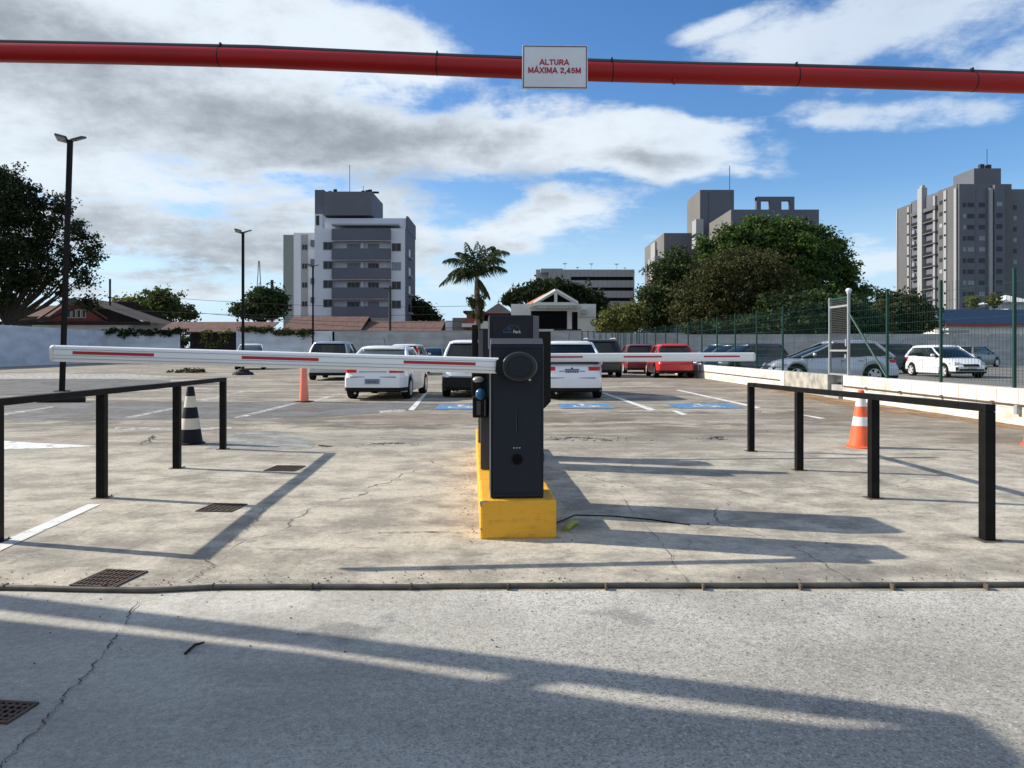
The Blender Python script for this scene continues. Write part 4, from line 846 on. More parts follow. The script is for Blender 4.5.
floodlamp(313, 0, 266, 'farthest floodlight pole, in front of the pale apartments', Z=58, r=.085)
ft = P(243, 375); cf = tag(MB().lathe([(.55, 0), (.52, .12), (.34, .2), (.30, .30)], 14).build('pole_footing', M['trim'], None, smooth=True), 'dark round footing around the second floodlight pole', 'footing'); cf.location = (ft.x, ft.y, 0)
for px, yt, Z, lab in ((110, 279, 92, 'plain thin pole behind the dark house roof'), (390, 286, 82, 'thin utility pole in front of the terracotta sheds'), (272, 280, 140, 'pylon mast above the small tree, right one'), (97, 0, 0, '')):
    if not Z: continue
    q = T('utility_pole', lab, 'pole', (xx(px, Z), Z, 0)); MB().tube([(0, 0, 0), (0, 0, zz(yt, Z))], .14 if Z < 100 else .3, 6).build('pole', M['wire'], q)
    if Z != 92: MB().box(-.7, .7, -.05, .05, zz(yt+3, Z), zz(yt+3, Z)+.12).build('crossarm', M['wire'], q)
pa = T('radio_mast', 'thin lattice mast rising behind the small round tree', 'mast', (xx(259, 150), 150, 0)); mb = MB()
for s in (-1, 1): mb.tube([(s*1.4, 0, 0), (s*.25, 0, zz(277, 150)), (s*.1, 0, zz(261, 150))], .09, 4)
for i in range(9): mb.tube([(-1.3+.12*i, 0, 1.6*i+1), (1.3-.12*(i+1), 0, 1.6*i+2.4)], .06, 4)
mb.build('lattice', M['wire'], pa)
up = T('utility_pole', 'dark pole with crossarm right of the big green tree', 'pole', (xx(877, 95), 95, 0)); MB().tube([(0, 0, 0), (0, 0, zz(291, 95))], .16, 6).build('pole', M['bark'], up); MB().box(-1.3, 1.3, -.06, .06, zz(295, 95), zz(293.6, 95)).build('crossarm', M['bark'], up)
for i, (pa_, pb_) in enumerate((((96, 308), (446, 314)), ((150, 296), (470, 306)), ((200, 313), (470, 321)), ((250, 318), (480, 327)))):
    a, b = G(*pa_, 83-i*.3), G(*pb_, 83-i*.3); pts = [a.lerp(b, t/14)-Vector((0, 0, .5*4*(t/14)*(1-t/14))) for t in range(15)]
    tag(MB().tube(pts, .022, 4).build('overhead_wire', M['wire']), ['topmost', 'second', 'third', 'lowest'][[1, 0, 2, 3][i]]+' of the thin overhead wires crossing before the pale apartments', 'wire', 'overhead wires')

# ================================================================ CARS
TYPES = dict(
 hatch=dict(L=3.95, W=1.72, H=1.50, ax=(-1.24, 1.27), r=.31, deck=[(-1, .80), (-.985, .92), (-.95, .99), (-.5, 1.0), (.4, .96), (.5, .92), (.86, .80), (.97, .66), (1, .58)], rb=-.955, rt=-.76, ft=.10, fb=.53, belt=.96, rear_flat=True),
 suv=dict(L=4.4, W=1.82, H=1.68, ax=(-1.3, 1.36), r=.35, deck=[(-1, .92), (-.985, 1.03), (-.95, 1.09), (-.5, 1.09), (.4, 1.06), (.5, 1.02), (.88, .93), (.97, .78), (1, .66)], rb=-.955, rt=-.80, ft=.08, fb=.48, belt=1.06, rear_flat=True),
 crossover=dict(L=4.75, W=1.85, H=1.66, ax=(-1.40, 1.42), r=.36, deck=[(-1, .86), (-.985, .98), (-.95, 1.06), (-.5, 1.08), (.3, 1.02), (.5, .98), (.84, .86), (.96, .70), (1, .60)], rb=-.93, rt=-.68, ft=.02, fb=.52, belt=1.05, rear_flat=True),
 sedan=dict(L=4.25, W=1.72, H=1.45, ax=(-1.22, 1.30), r=.30, deck=[(-1, .84), (-.985, .93), (-.96, .97), (-.6, .99), (.38, .94), (.5, .91), (.86, .79), (.97, .66), (1, .58)], rb=-.72, rt=-.38, ft=.14, fb=.50, belt=.94, rear_flat=False),
)
def lerp_tab(tab, t):
    for (a, va), (b, vb) in zip(tab, tab[1:]):
        if t <= b: return va+(vb-va)*max(0, (t-a))/(b-a)
    return tab[-1][1]
def car(label, loc, yaw, kind, paint, glass='glass', detail=2, grp=None, name='parked_car', rear='low', plate='grey', rails=False, lamp_tall=False, front_dark=False, dark_low=False, sc=1.0, antenna=True):
    t = TYPES[kind]; L, Wd, Hh, rw = t['L'], t['W'], t['H'], t['r']; hw = Wd/2; pm = M['paint_'+paint]
    o = T(name, label, 'car', loc, yaw, grp); o.scale = (sc, sc, sc)
    plan = lambda u: hw*(1-.16*abs(u)**9-.03*u*u)
    zs_ = lambda u: lerp_tab(t['deck'], u)
    stations = sorted(set([-1, -.992, -.98, -.96, -.93, .93, .96, .98, .992, 1]+[round(-.9+i*.03, 3) for i in range(61)])) if detail > 1 else sorted(set([-1, -.985, -.95, .95, .985, 1]+[round(-.9+i*.06, 3) for i in range(31)]))
    def zbot(y):
        z = .20
        for a in t['ax']:
            d = abs(y-a); Ra = rw+.055
            if d < Ra: z = max(z, rw+math.sqrt(Ra*Ra-d*d)*.98)
        return z
    tall = t['rear_flat']
    def push(x, y, z):          # rounds and rakes both ends of the body
        u = y/(L/2); a = max(0, (abs(u)-.62)/.38); a = a*a*(3-2*a); s = 1 if u < 0 else -1; dy = 0
        if u < 0: dy += (.16 if tall else .10)*max(0, (z-.60))/.45*a; dy += .05*max(0, .36-z)/.16*a
        else: dy += .22*max(0, (z-.52))/.30*a+.06*max(0, .34-z)/.16*a
        dy += a*.085*(abs(x)/hw)**2.4
        return Vector((x, y+s*dy, z))
    rings = []
    for u in stations:
        y = u*L/2; w = plan(u); zt = zs_(u); zb = min(zbot(y), zt-.12); tuck = .05*abs(u)**14
        zb += tuck*1.2
        h = zt-zb; k = [(w*.90, zb), (w*.965, zb+.01), (w*.992, zb+h*.20), (w, zb+h*.42), (w*.995, zb+h*.60), (w*.975, zb+h*.66), (w*.965, zb+h*.80), (w*.925, zb+h*.92), (w*.84, zt-.01), (w*.66, zt+.006), (w*.34, zt+.018)]
        rings.append([push(x, y, z) for x, z in k]+[push(0, y, zt+.025)]+[push(-x, y, z) for x, z in k[::-1]])
    bd = MB().loft(rings, cap=False)
    for rg_ in (rings[0], rings[-1]):      # ends closed with a bowed grid
        nk = 11; rows = []
        for k_ in range(nk):
            a_, b_ = rg_[k_], rg_[len(rg_)-1-k_]; rows.append([a_]+[push(a_.x+(b_.x-a_.x)*q/8, (L/2 if a_.y > 0 else -L/2), a_.z) for q in range(1, 8)]+[b_])
        rows.append([rg_[nk]]*9)
        o0 = len(bd.v); bd.v += [tuple(p) for r_ in rows for p in r_]
        for r_ in range(len(rows)-1):
            for q in range(8): bd.f.append((o0+r_*9+q, o0+r_*9+q+1, o0+(r_+1)*9+q+1, o0+(r_+1)*9+q)); bd.m.append(0)
    bo = bd.build('body', pm, o, smooth=True, angle=48)
    import bmesh
    bm = bmesh.new(); bm.from_mesh(bo.data); bmesh.ops.remove_doubles(bm, verts=bm.verts, dist=.0008); bmesh.ops.recalc_face_normals(bm, faces=bm.faces); bm.to_mesh(bo.data); bm.free(); bo.data.set_sharp_from_angle(angle=R(48))
    MB().box(-hw+.16, hw-.16, -L/2+.12, L/2-.12, .22, .62).build('underbody', M['under'], o)
    # glasshouse
    def side_w(z): # half width of glasshouse at height z
        f = (z-t['belt'])/(Hh-t['belt']); return hw*(.885-.10*f-.12*f*f)
    def loop(z, f):
        y0 = L/2*(t['rb']+(t['rt']-t['rb'])*f); y1 = L/2*(t['fb']+(t['ft']-t['fb'])*f); w = side_w(z); b0, b1 = .05, .10*(1-f*.4)
        pts = [(-w, y0+.10), (-w*.93, y0+.03), (-w*.5, y0-b0*.3), (0, y0-b0*.5), (w*.5, y0-b0*.3), (w*.93, y0+.03), (w, y0+.10), (w*1.0, (y0+y1)/2), (w, y1-.14), (w*.92, y1-.03), (w*.5, y1+b1*.6), (0, y1+b1*.8), (-w*.5, y1+b1*.6), (-w*.92, y1-.03), (-w, y1-.14), (-w*1.0, (y0+y1)/2)]
        return [Vector((x, y, z)) for x, y in pts]
    zr = Hh-.10; lv = [t['belt']-.04, t['belt']+.02, (t['belt']+zr)/2, zr]; fl_ = lambda z: (z-t['belt'])/(zr-t['belt'])
    gl = [loop(z, fl_(z)) for z in lv]; MB().loft(gl).build('windows', M[glass], o, smooth=True, angle=35)
    top = loop(zr, 1.0); c = sum((p for p in top), Vector())/len(top)
    def exp(ps, s, dz): return [Vector((c.x+(p.x-c.x)*s, c.y+(p.y-c.y)*(s if s < 1 else 1+(s-1)*.5), p.z+dz)) for p in ps]
    MB().loft([exp(top, 1.015, -.03), exp(top, 1.02, .0), exp(top, .985, .035), exp(top, .915, .065), exp(top, .78, .085), exp(top, .5, .097), exp(top, .15, .10)]).build('roof', pm, o, smooth=True, angle=60)
    for i0 in (14, 8): # front corners: idx 8(+) and 14(-)
        MB().tube([gl[0][i0]+Vector((0, .03, 0)), gl[2][i0], gl[3][i0]+Vector((0, 0, .03))], .036, 8).build('pillar', pm, o, smooth=True)
    for i0 in (0, 6):
        cx_ = .02*(1 if i0 == 0 else -1)
        MB().tube([gl[0][i0]+Vector((cx_, .02, 0)), gl[2][i0]+Vector((cx_, .02, 0)), gl[3][i0]+Vector((cx_*1.5, .03, .01))], [.075, .066, .055], 8).build('pillar', pm, o, smooth=True)
    rt_ = MB(); rtop = [gl[3][q_] for q_ in (1, 2, 3, 4, 5)]
    rt_.loft([[p+Vector((0, .05, -.02)) for p in rtop]+[p+Vector((0, .05, .035)) for p in rtop[::-1]], [Vector((p.x*.93, p.y-.07, p.z-.012)) for p in rtop]+[Vector((p.x*.93, p.y-.07, p.z+.016)) for p in rtop[::-1]]]).build('roof_edge', pm, o, smooth=True)
    MB().loft([[gl[1][q_]+Vector((gl[1][q_].x*-.06, -.012, dz)) for q_ in (1, 2, 3, 4, 5)]+[gl[1][q_]+Vector((gl[1][q_].x*-.06, -.012, dz)) for q_ in (5, 4, 3, 2, 1)] for dz in (-.05, .03)] ).build('window_base', pm if t['rear_flat'] else M['trim'], o)
    if detail > 0:
        for s in (-1, 1):
            C = MB()
            # rear quarter in paint and B post in black
            q = []
            for z in (t['belt']-.03, zr+.02):
                f = max(0, min(1, fl_(z))); w = side_w(z)+.006; y0 = L/2*(t['rb']+(t['rt']-t['rb'])*f)+.08; q += [Vector((s*w, y0, z)), Vector((s*w, y0+(.42 if f < .5 else .16)*(1 if t['rear_flat'] else 1.1), z))]
            C.add(q+[p-Vector((s*.03, 0, 0)) for p in q], [(0, 1, 3, 2), (4, 6, 7, 5), (0, 4, 5, 1), (2, 3, 7, 6), (0, 2, 6, 4), (1, 5, 7, 3)])
            C.build('rear_quarter', pm, o)
        ym = L/2*(t['rt']+t['fb'])/2-.02
        for s in (-1, 1):
            q = []; Bp = MB()
            for z in (t['belt']-.02, zr+.01):
                w = side_w(z)+.007; q += [Vector((s*w, ym-.045, z)), Vector((s*w, ym+.045, z))]
            Bp.add(q+[p-Vector((s*.02, 0, 0)) for p in q], [(0, 1, 3, 2), (4, 6, 7, 5), (0, 4, 5, 1), (2, 3, 7, 6), (0, 2, 6, 4), (1, 5, 7, 3)])
            Bp.build('door_post', M['trim'], o)
        for s in (-1, 1):
            mr = MB(); mr.ball((s*(hw+.08), L/2*t['fb']-.42, t['belt']+.06), (.10, .07, .075), 10); mr.build('mirror', pm, o, smooth=True)
    # wheels
    for a in t['ax']:
        for s in (-1, 1):
            w = T('x', 'x', 'x'); 
            for k in ('label', 'category'): del w[k]
            w.name = 'wheel'; w.parent = o; w.location = (s*(hw-.115), a, rw)
            MB().lathe([(rw*.62, -.10), (rw*.93, -.105), (rw, -.07), (rw, .07), (rw*.93, .105), (rw*.64, .10), (rw*.62, .0), (rw*.62, -.10)], 28, 'x', cap=False).build('tyre', M['tyre'], w, smooth=True)
            rm = MB(); sx = s
            rm.lathe([(rw*.57, s*.06), (rw*.57, s*.09), (rw*.64, s*.102), (rw*.66, s*.102), (rw*.62, s*.05)], 24, 'x', cap=False)
            if detail > 1:
                for q in range(5):
                    th = 2*math.pi*q/5+.3; Mx = Matrix.Rotation(th, 4, 'X'); rm.box(s*.085-.012, s*.085+.012, -rw*.15, rw*.15, rw*.06, rw*.64, M=Mx)
                rm.lathe([(rw*.15, s*.06), (rw*.15, s*.10), (.01, s*.105)], 12, 'x')
            else: rm.lathe([(rw*.58, s*.07), (rw*.4, s*.085), (.02, s*.09)], 16, 'x')
            rm.build('rim', M['rim'], w); MB().lathe([(rw*.63, s*.02), (rw*.63, s*.05), (.01, s*.05)], 16, 'x').build('brake_disc', M['under'], w)
    # rear bumper, lights, plate
    yr = -L/2
    def plan_strip(u0, sgn, off, z0, z1, mt, name, wmax=1.0, tn=.05):
        us = [1-(1-u0)*(1-i/12)**1.5 for i in range(13)] if u0 < 1 else [1]
        pr = [(plan(u)+off, sgn*(u*L/2)) for u in us]; pr[-1] = (pr[-1][0]*.985, pr[-1][1]+sgn*off)
        pr = [(x, y+sgn*off*max(0, (u-.93)/.07)) for (x, y), u in zip(pr, us)]
        full = [(x*wmax, y) for x, y in pr]+[(-x*wmax, y) for x, y in pr[::-1]]; n = len(full)
        inn = [(x*.93, y-sgn*tn) for x, y in full]
        vs = [Vector((x, y, z0)) for x, y in full]+[Vector((x, y, z1)) for x, y in full]+[Vector((x, y, z0)) for x, y in inn]+[Vector((x, y, z1)) for x, y in inn]
        fs = []
        for i in range(n-1): fs += [(i, i+1, n+i+1, n+i), (2*n+i, 3*n+i, 3*n+i+1, 2*n+i+1), (n+i, n+i+1, 3*n+i+1, 3*n+i), (i, 2*n+i, 2*n+i+1, i+1)]
        fs += [(0, n, 3*n, 2*n), (n-1, 3*n-1, 4*n-1, 2*n-1)]
        return MB().add(vs, fs).build(name, mt, o, smooth=True, bevel=.02)
    def skin(pts, off, th, name, mt, bev=0, par=None):      # small patch following the body end; pts = rows of (x, y, z) on the surface
        g0 = [[push(x, y, z)+Vector((0, 0, 0)) for x, y, z in row] for row in pts]; cen = Vector((0, 0, .6)); out = []
        for lay in (off, off-th):
            for row in g0:
                for p in row:
                    d = Vector((p.x*.6 if abs(p.x) > hw*.72 else p.x*.08, p.y, 0)).normalized(); out.append(p+d*lay)
        nr, nc = len(pts), len(pts[0]); m_ = nr*nc; fs = []
        for r_ in range(nr-1):
            for c_ in range(nc-1): a = r_*nc+c_; fs += [(a, a+1, a+nc+1, a+nc), (m_+a, m_+a+nc, m_+a+nc+1, m_+a+1)]
        for c_ in range(nc-1): a = c_; fs.append((a, m_+a, m_+a+1, a+1)); a = (nr-1)*nc+c_; fs.append((a, a+1, m_+a+1, m_+a))
        for r_ in range(nr-1): a = r_*nc; fs.append((a, a+nc, m_+a+nc, m_+a)); a = r_*nc+nc-1; fs.append((a, m_+a, m_+a+nc, a+nc))
        return MB().add(out, fs).build(name, mt, par or o, smooth=True, bevel=bev, angle=40)
    def around(sgn, s, x0, z0, z1, wrap, n=4):               # rows from the centre of the end face round the corner
        rows = []; wE = plan(1)
        for k_ in range(3):
            z = z0+(z1-z0)*k_/2; row = [(s*(x0+(wE*.985-x0)*q/4), sgn*L/2, z) for q in range(5)]
            row += [(s*plan(1-wrap*q/n)*.985, sgn*L/2*(1-wrap*q/n), z) for q in range(1, n+1)]; rows.append(row)
        return rows
    def across(sgn, z0, z1, wf=.985, rows_=3, wrap=0):
        wE = plan(1)*wf; R_ = []
        for k_ in range(rows_):
            z = z0+(z1-z0)*k_/(rows_-1); row = [(wE*(-1+2*q/12), sgn*L/2, z) for q in range(13)]
            if wrap: row = [(-plan(1-wrap*q/5), sgn*L/2*(1-wrap*q/5), z) for q in range(5, 0, -1)]+row+[(plan(1-wrap*q/5), sgn*L/2*(1-wrap*q/5), z) for q in range(1, 6)]
            R_.append(row)
        return R_
    wr = 1-(abs(t['ax'][0])+rw+.09)/(L/2); wf_ = 1-(t['ax'][1]+rw+.09)/(L/2)
    skin(across(-1, .245, .34, 1, 3, wr), .022, .06, 'rear_valance', M['trim']); skin(across(1, .235, .31, 1, 3, wf_), .02, .06, 'front_valance', M['trim'])
    skin(across(-1, .345, .60, 1, 4, wr*.95), .020, .06, 'rear_bumper', M['trim'] if dark_low else pm)
    zt = zs_(-.985)
    for s in (-1, 1):
        if lamp_tall:
            MB().box(min(s*.74*hw, s*.86*hw), max(s*.74*hw, s*.86*hw), yr+.04, yr+.3, .90, Hh-.22).build('tail_light', M['tail'], o, bevel=.03)
        else: skin(around(-1, s, .50*hw if kind != 'suv' else .62*hw, zt-(.20 if kind != 'crossover' else .16), zt-.055, .10), .010, .05, 'tail_light', M['tail'])
        skin(around(1, s, .52*hw, t['belt']*.62, t['belt']*.74, .16), .008, .05, 'headlight', M['head'])
    pz = {'sedan': .50, 'crossover': .80}.get(kind, .76)
    def ry(z, x=0): return push(x, -L/2, z).y
    MB().box(-.36, .36, ry(zt-.178)-.006, ry(zt-.178)+.02, zt-.185, zt-.17).build('boot_line', M['trim'], o)
    py_ = ry(pz)-(.004 if pz > .61 else .024)
    pl = MB().box(-.2, .2, py_-.008, py_+.03, pz-.065, pz+.065).build('number_plate', M['plate'], o, bevel=.004)
    if detail > 1:
        MB().box(-.195, .195, py_-.012, py_-.009, pz+.035, pz+.062).build('plate_band', M['plate_blue'], pl)
        ink = MB(); 
        for i in range(7): ink.box(-.165+.049*i, -.165+.049*i+.032, py_-.0125, py_-.0085, pz-.045, pz+.022)
        ink.build('plate_characters', M['plate_ink'], pl)
        gw = MB(); gw.box(-.70*hw, .70*hw, ry(.62, .35*hw)-.004, ry(.62)+.06, .612, .626).box(-.028, .028, ry(zt-.1)-.006, ry(zt-.1)+.02, zt-.12, zt-.08)
        gw.build('tailgate_seam', M['trim'], o); MB().tube([(.1, gl[2][3].y-.03, gl[2][3].z-.05), (-.3, gl[2][3].y+.0, gl[2][3].z-.1)], .01, 5).build('rear_wiper', M['trim'], o)
        MB().tube([(-.45, yr+.05, .2), (-.45, yr-.05, .2)], .03, 8).build('exhaust', M['galv'], o)
        # door gaps and handles follow the flank
        dl = MB(); hd = MB()
        for s in (-1, 1):
            for yv in (ym, L/2*t['fb']-.18, ym-.88):
                u = yv/(L/2); w = plan(u); ztt = zs_(u); zb = zbot(yv)+.02; h = ztt-zb; pts = [(w*.995, zb+h*.18), (w, zb+h*.5), (w*.985, zb+h*.72), (w*.955, zb+h*.86)]
                for (xa, za), (xb, zb_) in zip(pts, pts[1:]):
                    dl.add([Vector((s*(xa+.003), yv-.006, za)), Vector((s*(xa+.003), yv+.006, za)), Vector((s*(xb+.003), yv+.006, zb_)), Vector((s*(xb+.003), yv-.006, zb_))], [(0, 1, 2, 3)])
            for yv in (ym+.08-.3, ym-.8):
                w = plan(yv/(L/2)); hd.box(min(s*w*.97, s*(w*.985+.03)), max(s*w*.97, s*(w*.985+.03)), yv, yv+.2, t['belt']-.17, t['belt']-.135)
        dl.build('door_gap', M['trim'], o); hd.build('door_handle', pm, o, bevel=.008)
        # front grille, intake, fog lights, wipers
        gz = .62*t['belt']; skin(across(1, gz-.10, gz+.04, .52), .008, .04, 'grille', M['trim']); skin(across(1, .335, .42, .80), .012, .04, 'lower_intake', M['trim'])
        for s in (-1, 1): skin([[(s*x, L/2, z) for x in (.70*hw, .76*hw, .82*hw)] for z in (.36, .42, .50)], .012, .04, 'fog_light', M['trim'])
        MB().box(-.2, .2, L/2+.010, L/2+.026, .425, .525).build('front_plate', M['plate'], o)
    if rails:
        rl = MB()
        for s in (-1, 1): rl.tube([(s*side_w(zr)*.93, L/2*t['rt']+.15, Hh-.01), (s*side_w(zr)*.93, L/2*t['rt']+.25, Hh+.04), (s*side_w(zr)*.93, L/2*t['ft']-.2, Hh+.04), (s*side_w(zr)*.93, L/2*t['ft']-.08, Hh-.01)], .022, 6)
        rl.build('roof_rail', M['rim'], o)
    if antenna and detail > 0: MB().tube([(0, L/2*t['rt']+.25, Hh), (0, L/2*t['rt']+.02, Hh+.22)], .008, 5).build('antenna', M['trim'], o)
    return o
def at(px, py, shift=0): p = P(px, py); return (p.x, p.y+shift, 0)
# rear row seen from behind; loc = car centre, the rear face sits at the row line
car('white sedan seen from behind with tail lights showing under the left boom', (xx(376.5, 19), 21.05, 0), R(-2.5), 'sedan', 'white', glass='glass_light', grp='parked cars', sc=1.0)
car('white sport utility car hidden half by the ticket pillar, rear facing us', (xx(466, 20.5)+.22, 22.0, 0), R(-1), 'suv', 'white', grp='parked cars', dark_low=True, sc=.96)
car('white crossover with blue plate just right of the pillar', (xx(570, 19.4), 21.4, 0), R(1), 'crossover', 'pearl', grp='parked cars', sc=.95, dark_low=False)
car('pale silver van-like car with dark rear window, left of the white sedan', (xx(329, 32), 33.5, 0), R(3), 'suv', 'silver', grp='parked cars', sc=1.02, detail=1)
car('white tall car farthest left, near the barred gate', (xx(243, 49), 50.5, 0), R(-163), 'suv', 'white', glass='glass_light', grp='parked cars', detail=1, sc=1.05)
car('white car with tall red tail lights behind the white sedan', (xx(405, 38.5), 40.5, 0), R(-2), 'suv', 'white', grp='parked cars', detail=1, lamp_tall=True, sc=.98)
car('small blue grey car between the tall red tail lights and the dark glass car', (xx(429, 47), 49, 0), R(180), 'hatch', 'bluegrey', grp='parked cars', detail=1)
car('white roofed car far behind, roof just visible left of the pillar', (xx(466, 43), 45, 0), R(0), 'suv', 'palewhite', grp='parked cars', detail=1, rails=True, sc=1.08)
car('black sport utility car with silver roof rails behind the white crossover', (xx(602, 35), 37.0, 0), R(0), 'suv', 'black', grp='parked cars', detail=2, rails=True, sc=1.10)
car('dark red hatchback half hidden between the railed car and the bright red car', (xx(641, 40.5), 42.2, 0), R(-2), 'suv', 'wine', grp='parked cars', detail=1, sc=.98)
car('bright red hatchback by the end of the low white wall', (xx(678, 34), 36, 0), R(-3), 'hatch', 'red', grp='parked cars', detail=2, sc=1.08)
car('pinkish red car far away seen above the white crossover roof', (xx(575, 52), 54, 0), R(0), 'suv', 'red', grp='parked cars', detail=1)
# behind the wire fence
car('silver crossover seen from the side behind the wire gate', (xx(829, 28.6), 28.8, .0), R(87), 'crossover', 'silver', grp='parked cars', sc=1.03)
car('white hatchback with black grille facing right behind the fence', (xx(944, 35.8), 35.8, .0), R(-178), 'hatch', 'white', grp='parked cars', sc=1.05)
car('light grey car by the far wall, right of the white hatchback', (xx(984, 56), 57, 0), R(-60), 'suv', 'grey', grp='parked cars', detail=1, sc=1.0)
car('black car mostly hidden between the silver crossover and the white hatchback', (xx(886, 40), 41, 0), R(100), 'suv', 'black', grp='parked cars', detail=1)
car('dark grey car behind the fence, left neighbour of the silver crossover', (xx(752, 34.5), 35.5, 0), R(112), 'suv', 'graphite', grp='parked cars', detail=1, sc=.98)
car('blue grey car behind the fence nearest to the bright red hatchback', (xx(724, 46), 47, 0), R(128), 'suv', 'bluegrey', grp='parked cars', detail=1, sc=1.04)
car('black car behind the fence between the two blue grey ones', (xx(733, 42), 42.5, 0), R(125), 'suv', 'black', grp='parked cars', detail=1, sc=1.0)

# ================================================================ ENTRANCE ISLAND (local frame turned with the lane)
AL = R(3.2); OX, OZ = -.222, 5.07
IM = Matrix.Translation((OX, OZ, 0)) @ Matrix.Rotation(AL, 4, 'Z')
def IW(x, y, z=0): return IM @ Vector((x, y, z))
isl = T('traffic_island', 'yellow painted concrete island under the barrier and ticket machines', 'kerb island', (OX, OZ, 0), AL)
IWD, IHT, IL = .535, .275, 4.7
rnd = random.Random(2); bm_ = MB()
nseg = 12; seg = IL/nseg
MB().slab([(0, 0), (IWD, 0), (IWD, .82), (0, .82)], 0, IHT).build('end_block', M['yellow'], isl, bevel=.018)
for i in range(9): 
    a = .825+i*.43; MB().box(.0, IWD, a, a+.424, 0, IHT-.002-.002*(i % 2)).build('kerb_block', M['yellow'], isl, bevel=.012)
mb = MB()
for x, y, z, s in ((.020, .004, .255, .030), (.040, .004, .262, .02), (.014, .003, .075, .018), (.018, .003, .058, .013), (.014, .004, .238, .018)): mb.ball((x, y, z), (s*.8, s*.12, s*.7), 8)
mb.build('chipped_corner', M['chip'], isl, smooth=True)

# barrier machine (front)
def barrier(label, lx, ly, side, full, grp='boom barriers'):
    o = T('boom_barrier', label, 'barrier', IW(lx, ly, IHT+.001), AL if side < 0 else AL+math.pi, grp)
    w, d = .375, .34
    z1 = 1.085; pr = [(-w/2, 0), (w/2, 0), (w/2, z1), (-w/2, z1)]
    MB().prism(pr, 0, d).build('cabinet', M['charcoal'], o, bevel=.012)
    MB().add([(-w/2+.004, .0, z1+.001), (w/2-.004, .0, z1+.001), (w/2-.004, .06, z1+.042), (-w/2+.004, .06, z1+.042), (-w/2+.004, d, z1+.001), (w/2-.004, d, z1+.001), (w/2-.004, d, z1+.042), (-w/2+.004, d, z1+.042)],
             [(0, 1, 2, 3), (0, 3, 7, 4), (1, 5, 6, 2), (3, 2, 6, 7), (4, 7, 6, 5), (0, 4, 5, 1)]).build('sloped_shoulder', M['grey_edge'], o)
    if full:
        MB().box(-.0045, .0045, -.004, .002, .46, .62).build('vent_slot', M['black_plastic'], o, bevel=.002); MB().box(-.0085, -.0055, -.006, .002, .46, .625).build('slot_edge', M['grey_edge'], o)
        dt = MB()
        for x in (-.026, -.020, -.007, .003, .014, .020): dt.box(x-.0018, x+.0018, -.003, .002, .352, .360)
        dt.build('small_marks', M['white_text'], o)
        MB().lathe([(.042, .004), (.042, -.003), (.034, -.004), (.034, .0)], 24, 'y', (0, 0, .275)).build('lock_ring', M['black_plastic'], o); MB().lathe([(.034, .002), (.034, -.006), (.004, -.007)], 24, 'y', (0, 0, .275)).build('lock', M['void'], o, smooth=True)
        MB().lathe([(.009, .004), (.009, -.006), (.002, -.009)], 12, 'y', (.088, 0, .835)).build('hub_screw', M['sign_white'], o)
    sm_ = MB(); sm_.box(-w/2+.012, w/2-.012, -.0012, .001, 1.052, 1.0545).box(-w/2+.012, w/2-.012, -.0012, .001, .035, .0375).box(-w/2+.012, -w/2+.0145, -.0012, .001, .0375, 1.052).box(w/2-.0145, w/2-.012, -.0012, .001, .0375, 1.052); sm_.build('door_seam', M['void'], o)
    MB().box(w/2+.0005, w/2+.008, .05, .06, .25, .31).box(w/2+.0005, w/2+.008, .05, .06, .80, .86).build('hinge', M['black_plastic'], o)
    MB().box(-w/2-.004, -w/2-.0005, -.002, .006, .0, z1).build('painted_sunlit_edge', M['galv'], o)  # pale strip stands for sunlight along the cabinet edge
    hub = MB(); hz, hx = .93, .0
    hub.lathe([(.095, .0), (.118, -.01), (.120, -.09), (.112, -.112), (.088, -.118), (.082, -.110), (.02, -.108)], 40, 'y', (0, 0, 0))
    hb = hub.build('hub', M['hub'], o, smooth=True, angle=50); hb.scale = (1, 1, .84); hb.location = (.01, 0, hz)
    MB().lathe([(.1195, -.098), (.1225, -.104), (.118, -.112), (.112, -.1125)], 40, 'y').build('hub_ring', M['hub_ring'], hb, smooth=True)
    MB().lathe([(.085, -.1085), (.085, -.1125), (.06, -.113), (.004, -.114)], 32, 'y').build('hub_cap', M['charcoal'], hb, smooth=True)
    MB().tube([(-.06, -.06, hz-.005), (-.155, -.06, hz+.0)], .068, 4, sq=True).build('boom_clamp', M['black_plastic'], o, bevel=.012)
    return o
fb = barrier('front boom barrier with charcoal cabinet and white boom reaching left', .262, .05, -1, True)
